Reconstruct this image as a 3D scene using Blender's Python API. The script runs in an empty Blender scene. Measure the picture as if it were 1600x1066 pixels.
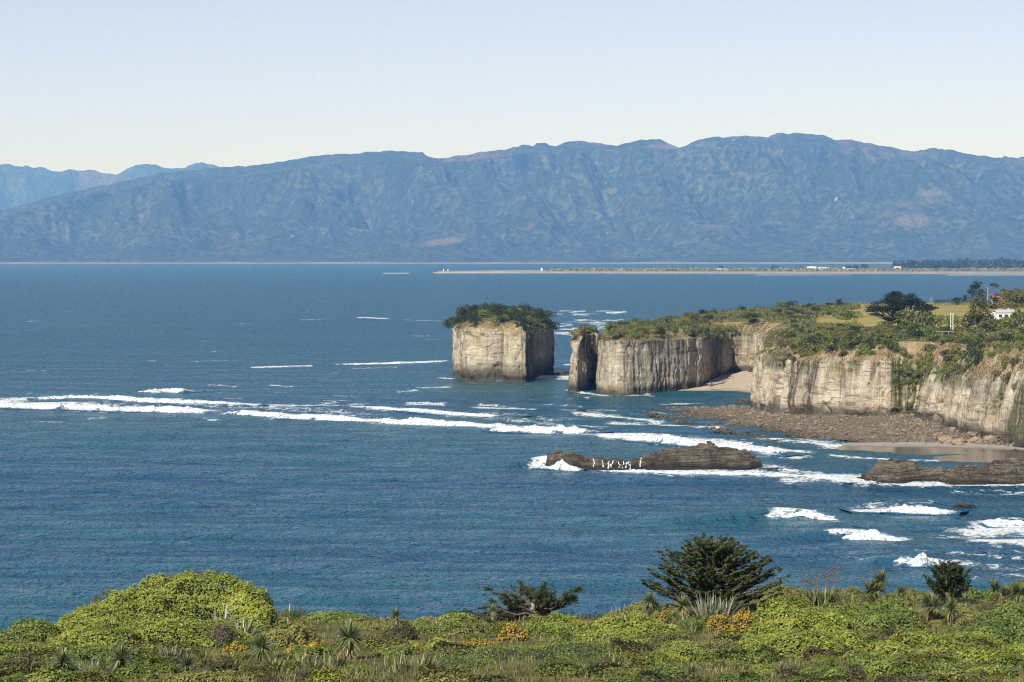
import bpy, math
import numpy as np
from mathutils import Vector, geometry

SC = bpy.context.scene
COL = SC.collection
RNG = np.random.default_rng(7)

# ------------------------------------------------------------------ camera, sky, sun, exposure
CAM_H, F, HZ = 40.0, 4537.0, 400.0          # camera height (m), focal length in photo pixels, row of eye level
PITCH = math.atan((533 - HZ) / F)
cam = bpy.data.cameras.new('camera')
cam.sensor_width = 36.0
cam.lens = F / 1600 * 36.0
cam.clip_start, cam.clip_end = 1.0, 120000.0
cam_o = bpy.data.objects.new('camera', cam)
cam_o.location = (0, 0, CAM_H)
cam_o.rotation_euler = (math.pi / 2 - PITCH, 0, 0)
COL.objects.link(cam_o)
SC.camera = cam_o

SUN_EL, SUN_AZ = math.radians(40), math.radians(25)     # sun behind the camera, to its left
to_sun = Vector((-math.sin(SUN_AZ) * math.cos(SUN_EL), -math.cos(SUN_AZ) * math.cos(SUN_EL), math.sin(SUN_EL)))
world = bpy.data.worlds.new('World'); SC.world = world
world.use_nodes = True
wn = world.node_tree
bg = wn.nodes['Background']
sky = wn.nodes.new('ShaderNodeTexSky')
sky.sky_type = 'NISHITA'; sky.sun_disc = False
sky.sun_elevation = SUN_EL
sky.sun_rotation = math.pi + SUN_AZ
sky.air_density, sky.dust_density, sky.ozone_density = 0.62, 0.0, 2.6
hsv = wn.nodes.new('ShaderNodeHueSaturation')               # the thin milky air of the day: a paler sky all round
hsv.inputs['Saturation'].default_value = .50
wbm = wn.nodes.new('ShaderNodeMix'); wbm.data_type = 'RGBA'; wbm.blend_type = 'MULTIPLY'; wbm.inputs['Factor'].default_value = 1.0
wn.links.new(sky.outputs[0], hsv.inputs['Color'])
wn.links.new(hsv.outputs[0], wbm.inputs[6]); wbm.inputs[7].default_value = (.975, .965, 1.12, 1)
wn.links.new(wbm.outputs[2], bg.inputs[0])
bg.inputs[1].default_value = 0.052
sun = bpy.data.lights.new('sun', 'SUN')
sun.energy = 4.2; sun.angle = math.radians(0.5); sun.color = (1.0, 0.95, 0.86)
sun_o = bpy.data.objects.new('sun', sun)
sun_o.rotation_euler = to_sun.to_track_quat('Z', 'Y').to_euler()
sun_o.location = (0, 0, 200)
COL.objects.link(sun_o)
SC.view_settings.view_transform = 'Standard'
SC.view_settings.look = 'None'
SC.view_settings.exposure = 1.0
SC.view_settings.gamma = 1.0
SC.render.engine = 'CYCLES'
SC.cycles.use_denoising = True
SC.cycles.denoiser = 'OPENIMAGEDENOISE'
SC.cycles.denoising_input_passes = 'RGB_ALBEDO_NORMAL'
SC.cycles.denoising_prefilter = 'NONE'
SC.cycles.use_adaptive_sampling = False
SC.cycles.filter_width = 1.15
SC.cycles.max_bounces = 5
SC.cycles.diffuse_bounces = 2
SC.cycles.glossy_bounces = 2
SC.cycles.transmission_bounces = 3
SC.cycles.volume_bounces = 0
SC.cycles.sample_clamp_indirect = 6

# ------------------------------------------------------------------ projection helpers
cp, sp = math.cos(PITCH), math.sin(PITCH)
def ray(px, py):
    px, py = np.asarray(px, float), np.asarray(py, float)
    x = (px - 800) / F; u = (533 - py) / F
    return x, cp + u * sp, -sp + u * cp
def on_z(px, py, z=0.0):
    x, y, d = ray(px, py); t = (z - CAM_H) / d
    return np.stack([x * t, y * t, np.zeros_like(x * t) + z], -1)
def at_d(px, py, D):
    x, y, d = ray(px, py); t = D / y
    return np.stack([x * t, y * t, CAM_H + d * t], -1)
def xd(px, D):
    return (np.asarray(px, float) - 800) / F * np.asarray(D, float)
def proj(P):
    P = np.asarray(P, float)
    x, y, z = P[..., 0], P[..., 1], P[..., 2] - CAM_H
    f = y * cp - z * sp; u = y * sp + z * cp
    return 800 + F * x / f, 533 - F * u / f

# ------------------------------------------------------------------ noise
_pr = np.random.default_rng(3)
_perm = np.concatenate([_pr.permutation(256)] * 3)
_g = _pr.normal(size=(256, 3)); _g /= np.linalg.norm(_g, axis=1)[:, None]
def pn(x, y, z=0.0):
    x, y, z = np.broadcast_arrays(np.asarray(x, float), np.asarray(y, float), np.asarray(z, float))
    xi, yi, zi = np.floor(x).astype(int), np.floor(y).astype(int), np.floor(z).astype(int)
    xf, yf, zf = x - xi, y - yi, z - zi
    xi, yi, zi = xi & 255, yi & 255, zi & 255
    u, v, w = [t * t * t * (t * (t * 6 - 15) + 10) for t in (xf, yf, zf)]
    out = 0
    for a in (0, 1):
        for b in (0, 1):
            for c in (0, 1):
                g = _g[_perm[_perm[_perm[xi + a] + yi + b] + zi + c]]
                d = g[..., 0] * (xf - a) + g[..., 1] * (yf - b) + g[..., 2] * (zf - c)
                out = out + d * (u if a else 1 - u) * (v if b else 1 - v) * (w if c else 1 - w)
    return out * 1.5
def fbm(x, y, z=0.0, o=4, gain=.5):
    s, a = 0, 1.0
    for k in range(o):
        s = s + a * pn(x * 2 ** k + 17.3 * k, y * 2 ** k + 9.1 * k, np.asarray(z) * 2 ** k + 5.7 * k); a *= gain
    return s
def ridged(x, y, o=4, gain=.5):
    s, a, n = 0, 1.0, 0
    for k in range(o):
        s = s + a * (1 - np.abs(pn(x * 2 ** k + 31.3 * k, y * 2 ** k + 7.7 * k)) * 1.6); n += a; a *= gain
    return s / n
def sstep(a, b, x):
    t = np.clip((np.asarray(x, float) - a) / (b - a), 0, 1); return t * t * (3 - 2 * t)

# ------------------------------------------------------------------ mesh helpers
def mesh(name, V, F_, attrs=None, smooth=False, mat=None, fattrs=None):
    V = np.ascontiguousarray(V, np.float32); F_ = np.ascontiguousarray(F_, np.int32)
    me = bpy.data.meshes.new(name)
    k = F_.shape[1]
    me.vertices.add(len(V)); me.vertices.foreach_set('co', V.ravel())
    me.loops.add(F_.size); me.loops.foreach_set('vertex_index', F_.ravel())
    me.polygons.add(len(F_)); me.polygons.foreach_set('loop_start', np.arange(0, F_.size, k, dtype=np.int32))
    me.polygons.foreach_set('use_smooth', np.full(len(F_), smooth))
    me.update(calc_edges=True)
    for n, a in (attrs or {}).items():
        me.attributes.new(n, 'FLOAT', 'POINT').data.foreach_set('value', np.ascontiguousarray(a, np.float32).ravel())
    for n, a in (fattrs or {}).items():
        me.attributes.new(n, 'FLOAT', 'FACE').data.foreach_set('value', np.ascontiguousarray(a, np.float32).ravel())
    if mat: me.materials.append(mat)
    return me
def obj(name, me, parent=None, label=None, cat=None, group=None, kind=None, loc=None, rz=0.0, scale=None):
    o = bpy.data.objects.new(name, me); COL.objects.link(o)
    if parent: o.parent = parent
    if label: o['label'] = label
    if cat: o['category'] = cat
    if group: o['group'] = group
    if kind: o['kind'] = kind
    if loc is not None: o.location = tuple(float(c) for c in loc)
    if rz: o.rotation_euler = (0, 0, rz)
    if scale is not None: o.scale = (scale,) * 3 if np.isscalar(scale) else tuple(scale)
    return o
def grid_faces(nr, nc, closed=False):
    r = np.arange(nr - 1)[:, None]; c = np.arange(nc if closed else nc - 1)[None, :]
    c1 = (c + 1) % nc
    a = r * nc + c; b = r * nc + c1
    return np.stack([a, b, b + nc, a + nc], -1).reshape(-1, 4)
def unit(v):
    return v / np.maximum(np.linalg.norm(v, axis=-1, keepdims=True), 1e-9)
class Acc:                                   # collects quads, with a tint for each face
    def __init__(s): s.V, s.F, s.T, s.n = [], [], [], 0
    def add(s, V, F_, T=None):
        V = V.reshape(-1, 3); s.V.append(V); s.F.append(F_ + s.n); s.n += len(V)
        s.T.append(np.full(len(F_), .5) if T is None else T)
    def mesh(s, name, mat, smooth=False):
        return mesh(name, np.concatenate(s.V), np.concatenate(s.F), mat=mat, smooth=smooth, fattrs={'tint': np.concatenate(s.T)})
def leaf_quads(P, N, L, W, rng, align=None):
    n = len(P)
    N = unit(N)
    t = rng.normal(size=(n, 3)) if align is None else align + rng.normal(size=(n, 3)) * .35
    t = unit(t - N * (t * N).sum(1, keepdims=True)); b = np.cross(N, t)
    L = np.broadcast_to(L, n)[:, None] * rng.uniform(.7, 1.3, (n, 1)); W = np.broadcast_to(W, n)[:, None] * rng.uniform(.7, 1.3, (n, 1))
    V = np.stack([P - t * L / 2, P + b * W / 2 - t * L * .08, P + t * L / 2, P - b * W / 2 - t * L * .08], 1)
    return V, np.arange(n * 4).reshape(n, 4)
def blades(B, Dr, L, W, droop, segs=3):
    n = len(B); Dr = unit(Dr)
    side = np.cross(Dr, np.array([0, 0, 1.0])); side = unit(side + 1e-6)
    L = np.broadcast_to(L, n)[:, None]; W = np.broadcast_to(W, n)[:, None]; droop = np.broadcast_to(droop, n)[:, None]
    rows = []
    for k in range(segs + 1):
        t = k / segs
        c = B + Dr * L * t; c = c + np.array([0, 0, -1.0]) * droop * L * t * t
        w = W * (.65 + .35 * math.sin(math.pi * min(1, t * 1.6))) * (1 - t ** 3 * .93) / 2
        rows += [c - side * w, c + side * w]
    V = np.stack(rows, 1)
    q = np.array([[2 * k, 2 * k + 1, 2 * k + 3, 2 * k + 2] for k in range(segs)])
    Fc = (np.arange(n)[:, None, None] * (2 * segs + 2) + q[None]).reshape(-1, 4)
    return V, Fc
def tube(pts, rad, sides=7):
    pts = np.asarray(pts, float); n = len(pts); rad = np.broadcast_to(rad, n)
    T = unit(np.gradient(pts, axis=0)); ref = np.where(np.abs(T[:, 2:3]) > .9, [[1.0, 0, 0]], [[0, 0, 1.0]])
    A = unit(np.cross(T, ref)); B = np.cross(T, A)
    th = np.linspace(0, 2 * math.pi, sides, endpoint=False)
    V = pts[:, None] + rad[:, None, None] * (A[:, None] * np.cos(th)[None, :, None] + B[:, None] * np.sin(th)[None, :, None])
    return V.reshape(-1, 3), grid_faces(n, sides, True)
def box(c, s, rz=0.0):
    q = np.array([[-1, -1, -1], [1, -1, -1], [1, 1, -1], [-1, 1, -1], [-1, -1, 1], [1, -1, 1], [1, 1, 1], [-1, 1, 1]]) * np.asarray(s) / 2
    R = np.array([[math.cos(rz), -math.sin(rz), 0], [math.sin(rz), math.cos(rz), 0], [0, 0, 1]])
    return q @ R.T + np.asarray(c), np.array([[0, 3, 2, 1], [4, 5, 6, 7], [0, 1, 5, 4], [1, 2, 6, 5], [2, 3, 7, 6], [3, 0, 4, 7]])
_ph = (1 + 5 ** .5) / 2
ICO_V = unit(np.array([[-1, _ph, 0], [1, _ph, 0], [-1, -_ph, 0], [1, -_ph, 0], [0, -1, _ph], [0, 1, _ph], [0, -1, -_ph], [0, 1, -_ph], [_ph, 0, -1], [_ph, 0, 1], [-_ph, 0, -1], [-_ph, 0, 1]]))
ICO_F = np.array([[0, 11, 5], [0, 5, 1], [0, 1, 7], [0, 7, 10], [0, 10, 11], [1, 5, 9], [5, 11, 4], [11, 10, 2], [10, 7, 6], [7, 1, 8], [3, 9, 4], [3, 4, 2], [3, 2, 6], [3, 6, 8], [3, 8, 9], [4, 9, 5], [2, 4, 11], [6, 2, 10], [8, 6, 7], [9, 8, 1]])
def subdiv(V, F_):
    V = list(map(tuple, V)); cache = {}; out = []
    def mid(a, b):
        k = (min(a, b), max(a, b))
        if k not in cache:
            m = np.array(V[a]) + np.array(V[b]); V.append(tuple(m / np.linalg.norm(m))); cache[k] = len(V) - 1
        return cache[k]
    for a, b, c in F_:
        ab, bc, ca = mid(a, b), mid(b, c), mid(c, a)
        out += [(a, ab, ca), (b, bc, ab), (c, ca, bc), (ab, bc, ca)]
    return np.array(V), np.array(out)
ICO2_V, ICO2_F = subdiv(ICO_V, ICO_F)
ICO3_V, ICO3_F = subdiv(ICO2_V, ICO2_F)

# ------------------------------------------------------------------ material helpers
class M:
    def __init__(s, name, rough=.8, spec=.3):
        s.m = bpy.data.materials.new(name); s.m.use_nodes = True; s.t = s.m.node_tree
        s.b = s.t.nodes['Principled BSDF']; s.out = s.t.nodes['Material Output']
        s.b.inputs['Roughness'].default_value = rough; s.b.inputs['Specular IOR Level'].default_value = spec
        s.geo = s.t.nodes.new('ShaderNodeNewGeometry').outputs['Position']
    def n(s, typ, ins=None, **props):
        nd = s.t.nodes.new('ShaderNode' + typ)
        for k, v in props.items(): setattr(nd, k, v)
        for k, v in (ins or {}).items(): s.set(nd.inputs[k], v)
        return nd
    def set(s, sock, v):
        if isinstance(v, bpy.types.NodeSocket): s.t.links.new(v, sock)
        elif isinstance(v, tuple) and len(v) == 3 and sock.type == 'RGBA': sock.default_value = (*v, 1)
        else: sock.default_value = v
    def attr(s, name): return s.n('Attribute', attribute_name=name).outputs['Fac']
    def scaled(s, vec, sc): return s.n('VectorMath', {0: vec, 1: sc}, operation='MULTIPLY').outputs[0]
    def noise(s, scale, detail=4, rough=.55, vec=None, dist=0.0):
        return s.n('TexNoise', {'Vector': vec if vec is not None else s.geo, 'Scale': scale, 'Detail': detail, 'Roughness': rough, 'Distortion': dist}).outputs['Fac']
    def math(s, op, a, b=0.0, c=None, clamp=False):
        ins = {0: a, 1: b}
        if c is not None: ins[2] = c
        return s.n('Math', ins, operation=op, use_clamp=clamp).outputs[0]
    def step(s, a, b, x): return s.n('MapRange', {'Value': x, 'From Min': a, 'From Max': b}, interpolation_type='SMOOTHSTEP').outputs[0]
    def mix(s, f, a, b, typ='MIX'):
        nd = s.n('Mix', data_type='RGBA', blend_type=typ, clamp_factor=True)
        s.set(nd.inputs['Factor'], f); s.set(nd.inputs['A'], a); s.set(nd.inputs['B'], b)
        return [o for o in nd.outputs if o.type == 'RGBA'][0]
    def mulc(s, col, f):                       # colour times a value
        cmb = s.n('CombineColor', {0: f, 1: f, 2: f}).outputs[0]
        return s.mix(1.0, col, cmb, 'MULTIPLY')
    def bump(s, h, dist, strength=1.0, normal=None):
        ins = {'Height': h, 'Distance': dist, 'Strength': strength}
        if normal is not None: ins['Normal'] = normal
        return s.n('Bump', ins).outputs[0]
    def color(s, c): s.set(s.b.inputs['Base Color'], c)
    def normal(s, c): s.set(s.b.inputs['Normal'], c)

def plain(name, col, rough=.7, var=.25, scale=3.0):
    m = M(name, rough)
    m.color(m.mulc(col, m.math('MULTIPLY_ADD', m.noise(scale), 2 * var, 1 - var)))
    return m.m
def leaf_mat(name, cols, trans=.22, rough=.5, big=.12):
    """three leaf colours spread over the leaves; slight change from plant to plant"""
    m = M(name, rough, .35)
    t = m.attr('tint')
    oi = m.n('ObjectInfo').outputs['Random']
    patch = m.noise(big, 2)
    f = m.math('ADD', t, m.math('MULTIPLY_ADD', patch, 1.1, -.55))
    f = m.math('ADD', f, m.math('MULTIPLY_ADD', oi, .3, -.15), clamp=True)
    r = m.n('ValToRGB', {'Fac': f}); e = r.color_ramp.elements
    e[0].position, e[0].color = .05, (*cols[0], 1)
    e[1].position, e[1].color = .95, (*cols[2], 1)
    k = e.new(.5); k.color = (*cols[1], 1)
    c = r.outputs[0]
    m.color(c)
    tr = m.n('BsdfTranslucent', {'Color': c})
    mx = m.n('MixShader', {0: trans, 1: m.b.outputs[0], 2: tr.outputs[0]})
    m.t.links.new(mx.outputs[0], m.out.inputs['Surface'])
    return m.m

LEAF_LIME = leaf_mat('coprosma_leaf', [(.056, .088, .013), (.178, .205, .027), (.285, .300, .046)], big=.5)
LEAF_GREEN = leaf_mat('green_leaf', [(.045, .078, .015), (.118, .152, .026), (.20, .225, .046)], big=.5)
LEAF_DARK = leaf_mat('dark_leaf', [(0.01, 0.02, 0.007), (0.028, 0.046, 0.013), (0.062, 0.08, 0.024)])
LEAF_OLIVE = leaf_mat('olive_leaf', [(.068, .076, .018), (.152, .152, .036), (.24, .22, .072)])
LEAF_BROWN = leaf_mat('brown_leaf', [(0.045, 0.04, 0.018), (0.085, 0.075, 0.032), (0.135, 0.115, 0.055)])
LEAF_GOLD = leaf_mat('gold_flower', [(.10, .115, .018), (.33, .21, .015), (.48, .33, .025)])
LEAF_SCRUB = leaf_mat('scrub_leaf', [(0.048, 0.062, 0.016), (0.115, 0.125, 0.038), (0.21, 0.2, 0.085)], big=.06)
LEAF_FLAX = leaf_mat('flax_leaf', [(0.07, 0.092, 0.03), (0.145, 0.162, 0.058), (0.28, 0.27, 0.13)], rough=.35)
LEAF_PALEFLAX = leaf_mat('pale_flax_leaf', [(.10, .12, .065), (.19, .205, .125), (.32, .33, .24)], rough=.35)
LEAF_CAB = leaf_mat('cabbage_leaf', [(0.07, 0.098, 0.03), (0.15, 0.175, 0.065), (0.26, 0.27, 0.13)], rough=.4)
LEAF_SKIRT = leaf_mat('dead_skirt_leaf', [(.13, .095, .04), (.24, .18, .07), (.34, .27, .12)])
LEAF_PINE = leaf_mat('cypress_leaf', [(.018, .030, .010), (.062, .080, .020), (.135, .145, .040)])
LEAF_CYP = leaf_mat('dark_cypress_leaf', [(.006, .012, .006), (.016, .026, .011), (.034, .046, .018)])
GRASS_MIX = leaf_mat('grass_blade', [(0.06, 0.078, 0.018), (0.15, 0.145, 0.042), (0.32, 0.26, 0.13)], big=.18)
BARK = plain('bark', (.10, .075, .055), .9, .5, 9)
BARK_GREY = plain('grey_bark', (.24, .21, .18), .9, .4, 9)
BARK_DARK = plain('dark_twig', (.030, .027, .016), .95, .4, 9)
WHITE = plain('white_paint', (.78, .77, .74), .5, .04)
ROOF = plain('red_roof', (.20, .075, .055), .6, .2)
GREYROOF = plain('grey_roof', (.35, .35, .36), .6, .15)
GLASS = plain('window_glass', (.03, .035, .04), .1, .1)
PINK = plain('pale_wall', (.60, .48, .40), .7, .08)

# ================================================================== SETTING: sea
def water_material():
    m = M('sea_water', .16, .22)
    foam = m.attr('foam'); shal = m.attr('shallow')
    # deep colour with broad wind and depth patches
    big = m.noise(.011, 3, .5, vec=m.scaled(m.geo, (.45, 1.0, 1.0)))
    mid = m.noise(.06, 3, .55, vec=m.scaled(m.geo, (.3, 1.0, 1.0)))
    c = m.mix(m.step(.35, .68, big), (.006, .050, .100), (.010, .069, .102))
    c = m.mix(m.math('MULTIPLY', m.step(.45, .75, mid), .5), c, (.016, .080, .115))
    c = m.mix(m.math('MULTIPLY', shal, .75), c, (.055, .105, .085))
    # wind waves: crests run across the view
    w1 = m.noise(.20, 4, .62, vec=m.scaled(m.geo, (.85, .50, 1.0)), dist=.5)
    w2 = m.noise(.95, 3, .6, vec=m.scaled(m.geo, (1.0, .34, 1.0)), dist=.4)
    nrm = m.bump(w1, 3.4, 1.0)
    nrm = m.bump(w2, 1.15, 1.0, nrm)
    # foam: lace that breaks up where the foam thins out
    f1 = m.noise(.40, 5, .65, vec=m.scaled(m.geo, (.9, .5, 1.0)), dist=.8)
    f2 = m.noise(1.6, 4, .65, dist=.4)
    f = m.math('ADD', m.math('MULTIPLY', f1, .62), m.math('MULTIPLY', f2, .38))
    fm = m.math('ADD', foam, m.math('MULTIPLY_ADD', f, 3.4, -1.7))
    fm = m.math('MULTIPLY', m.step(.34, .90, fm), m.step(.02, .16, foam))
    fcol = m.mix(m.step(.36, .60, f2), (.36, .43, .48), (.80, .81, .81))  # blue-grey patches put shading into the foam colour
    m.color(m.mix(fm, c, fcol))
    m.set(m.b.inputs['Specular IOR Level'], 0.0)
    m.set(m.b.inputs['Roughness'], .9)
    nf = m.bump(m.math('ADD', f2, f1), .8, 1.0)
    mixn = m.n('Mix', data_type='VECTOR'); m.set(mixn.inputs['Factor'], fm)
    m.set([i for i in mixn.inputs if i.name == 'A' and i.type == 'VECTOR'][0], nrm)
    m.set([i for i in mixn.inputs if i.name == 'B' and i.type == 'VECTOR'][0], nf)
    m.normal([o for o in mixn.outputs if o.type == 'VECTOR'][0])
    gl = m.n('BsdfGlossy', {'Color': (.80, .92, 1.0), 'Roughness': .13, 'Normal': nrm})
    fr = m.n('Fresnel', {'IOR': 1.33, 'Normal': nrm}).outputs[0]
    fac = m.math('MULTIPLY', m.math('MINIMUM', m.math('MULTIPLY', fr, .66), .40), m.math('SUBTRACT', 1.0, fm), clamp=True)
    mx = m.n('MixShader', {0: fac, 1: m.b.outputs[0], 2: gl.outputs[0]})
    m.t.links.new(mx.outputs[0], m.out.inputs['Surface'])
    return m.m
WATER = water_material()

# streaks of drifting foam: (points as photo columns and rows on the water, half width in rows, strength)
FOAM = [
    ([(-60, 632), (100, 637), (240, 641), (400, 646), (450, 651), (560, 658), (700, 664), (800, 669), (870, 673)], 4.5, 1.0),
    ([(915, 677), (1000, 684), (1100, 694), (1180, 703), (1245, 710)], 5.5, 1.1),
    ([(1060, 690), (1130, 694), (1200, 703), (1235, 709)], 6, 1.0),
    ([(0, 627), (80, 621), (150, 620), (250, 626), (330, 630), (420, 635), (520, 633)], 3.6, .85),
    ([(150, 630), (300, 634), (480, 641), (600, 648)], 3.5, .45),
    ([(230, 613), (288, 612)], 2.5, .9), ([(360, 636), (470, 634), (520, 629)], 2.5, .5),
    ([(555, 636), (620, 639), (700, 646), (790, 650)], 3.2, .9), ([(700, 650), (780, 655), (860, 662), (940, 668)], 3, .5),
    ([(640, 631), (690, 632)], 2.0, .9), ([(745, 636), (830, 639)], 2.2, .8), ([(880, 640), (960, 642)], 1.6, .6),
    ([(900, 646), (960, 650), (1030, 660)], 2.6, .8), ([(955, 660), (1030, 664), (1120, 670)], 2.6, .75), ([(760, 644), (900, 656)], 2.2, .5),
    ([(528, 569), (600, 568), (695, 564)], 1.3, 1.0), ([(395, 574), (485, 572)], 1.2, 1.0), ([(540, 576), (620, 574)], 1.0, .5),
    ([(655, 606), (700, 604)], 1.3, .9), ([(690, 591), (705, 592)], 1.6, 1.0), ([(620, 612), (650, 610)], 1.0, .7), ([(300, 565), (380, 563)], .8, .5),
    ([(560, 496), (606, 498)], .9, 1.0), ([(630, 500), (700, 502)], .7, .6), ([(20, 580), (70, 579)], .9, .5), ([(100, 486), (112, 486)], .6, .5),
    ([(0, 517), (60, 516)], .6, .4), ([(470, 500), (520, 499)], .6, .6), ([(300, 534), (330, 533)], .6, .4),
    ([(880, 570), (900, 569)], 1.0, .8),
    ([(832, 589), (890, 590)], 3.2, 1.3), ([(885, 611), (945, 617)], 1.3, .8), ([(945, 618), (1000, 617)], 1.1, .5), ([(1035, 633), (1095, 630)], 1.3, .8),
    ([(722, 598), (830, 600)], 1.0, .3),
    ([(840, 727), (900, 733), (1000, 737), (1100, 738), (1180, 735)], 4.5, 1.15), ([(1060, 737), (1180, 738), (1260, 743), (1345, 751)], 6.5, 1.15), ([(1230, 752), (1300, 748), (1345, 753)], 4, .8),
    ([(1190, 728), (1260, 735), (1340, 742)], 3.5, .6),
    ([(1340, 752), (1440, 757), (1610, 757)], 3.5, .9), ([(1490, 768), (1600, 770)], 5, .45), ([(1480, 718), (1600, 720), (1700, 722)], 1.8, 1.1), ([(1300, 712), (1400, 718), (1500, 719)], 1.4, .8),
    ([(1190, 687), (1260, 692), (1330, 700), (1360, 702)], 3.0, .8), ([(1250, 688), (1300, 692)], 2.6, .6),
    ([(1330, 795), (1380, 793), (1440, 798), (1500, 801)], 3.0, .7), ([(1350, 788), (1450, 788)], 4, .4),
    ([(1208, 811), (1250, 808), (1308, 816)], 3.0, .8), ([(1200, 800), (1290, 808)], 3, .35),
    ([(1300, 841), (1360, 842), (1416, 846)], 3.0, .8), ([(1330, 830), (1400, 832)], 3, .35),
    ([(1410, 881), (1475, 880)], 3, .8), ([(1290, 868), (1420, 873)], 5, .35),
    ([(1520, 830), (1560, 824), (1640, 828)], 9, .95), ([(1540, 846), (1640, 850)], 8, .9), ([(1470, 838), (1540, 838)], 6, .5),
    ([(1490, 878), (1640, 892)], 8, .45), ([(1500, 905), (1640, 902)], 5, .4), ([(1440, 862), (1600, 868)], 5, .35), ([(1560, 812), (1640, 808)], 4, .5),
    ([(140, 654), (165, 653)], 1.2, .6), ([(600, 427), (640, 427)], .4, .9),
    ([(680, 427.6), (900, 427.6), (1180, 428.2), (1700, 428.6)], .8, .5), ([(1180, 430.0), (1330, 429.6)], .6, .7), ([(1480, 430.2), (1640, 430.2)], .5, .8),
]
_fr = np.random.default_rng(12)
for _ in range(34):
    _x, _y = _fr.uniform(858, 955), 486 + 40 * _fr.random() ** 1.4
    _l = _fr.uniform(8, 42); FOAM.append(([(_x, _y), (_x + _l * .5, _y + _fr.normal() * .7), (_x + _l, _y + _fr.normal() * .9)], _fr.uniform(.5, 1.5), _fr.uniform(.6, 1.0)))
for _ in range(46):
    _x, _y = _fr.uniform(0, 1050), 600 + 60 * _fr.random()
    _l = _fr.uniform(10, 60); FOAM.append(([(_x, _y), (_x + _l, _y + _l * .06 + _fr.normal())], _fr.uniform(.7, 1.5), _fr.uniform(.3, .75)))
for _ in range(22):
    _x, _y = _fr.uniform(0, 900), 470 + 160 * _fr.random()
    _l = _fr.uniform(6, 30); FOAM.append(([(_x, _y), (_x + _l, _y + _fr.normal() * .4)], _fr.uniform(.5, .9), _fr.uniform(.25, .55)))
SHALLOW = [([(720, 603), (840, 606)], 10, .7), ([(890, 618), (1000, 622)], 8, .35), ([(1040, 628), (1160, 632)], 8, .3), ([(850, 735), (900, 735)], 8, .5), ([(-50, 655), (600, 668), (1000, 700)], 14, .28),
           ([(1200, 800), (1420, 845)], 22, .28)]
def streak_field(px, py, items, yscale=1.0, lo=.02):
    out = np.zeros(px.shape)
    for pts, w, s in items:
        pts = np.asarray(pts, float)
        x0, x1 = pts[:, 0].min() - w * 4 - 20, pts[:, 0].max() + w * 4 + 20
        y0, y1 = pts[:, 1].min() - w * 3, pts[:, 1].max() + w * 3
        k = np.where((px > x0) & (px < x1) & (py > y0) & (py < y1))
        if len(k[0]) == 0: continue
        X, Y = px[k], py[k]
        best = np.full(X.shape, 1e9)
        for (ax, ay), (bx, by) in zip(pts[:-1], pts[1:]):
            dx, dy = (bx - ax) / 4, by - ay
            t = np.clip(((X - ax) / 4 * dx + (Y - ay) * dy) / (dx * dx + dy * dy + 1e-9), 0, 1)
            best = np.minimum(best, ((X - ax) / 4 - dx * t) ** 2 + (Y - ay - dy * t) ** 2)
        out[k] = np.maximum(out[k], s * np.exp(-best / (w * w)))
    return out
cols = np.concatenate([[-6000, -3000, -1500, -800, -400], np.arange(-200, 1801, 5.2), [2000, 2400, 3200, 4600, 7600]])
rows = np.concatenate([np.arange(411, 440, 1.0), np.arange(440, 900, 1.15), np.arange(900, 1100, 2.0), np.arange(1100, 1600, 10)])
gp, gr = np.meshgrid(cols, rows)
S = on_z(gp, gr, 0.0)
sx, sy = S[..., 0], S[..., 1]
amp = 1 - sstep(450, 1500, sy)
wv = np.sin(sy * .17 + sx * .035 + 2.2 * pn(sx * .012, sy * .012)) * .28 + fbm(sx * .03, sy * .09, 0, 3) * .35
S[..., 2] = np.where((rows > 440)[:, None], wv * amp, 0)
# low swells that are about to break off the point
for (a, b, D, h) in [(1090, 1330, 441, 1.2), (1210, 1440, 409, 1.2), (1330, 1510, 378, 1.2), (800, 930, 556, 1.5), (1250, 1470, 465, .4), (-200, 500, 770, .8), (300, 900, 690, .7), (850, 1200, 640, .6)]:
    mx = (xd(a, D) + xd(b, D)) / 2; hw = (xd(b, D) - xd(a, D)) / 2
    dy = sy - (D + 2.0)
    S[..., 2] += h * np.exp(-((sx - mx) / hw) ** 2 * 1.3) * np.exp(-(dy / np.where(dy < 0, 3.0, 7.0)) ** 2)
foam = streak_field(gp, gr, FOAM)
shal = streak_field(gp, gr, SHALLOW)
sea = obj('sea', mesh('sea', S.reshape(-1, 3), grid_faces(len(rows), len(cols))[:, ::-1], {'foam': foam.ravel(), 'shallow': shal.ravel()}, True, WATER), kind='structure')

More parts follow.
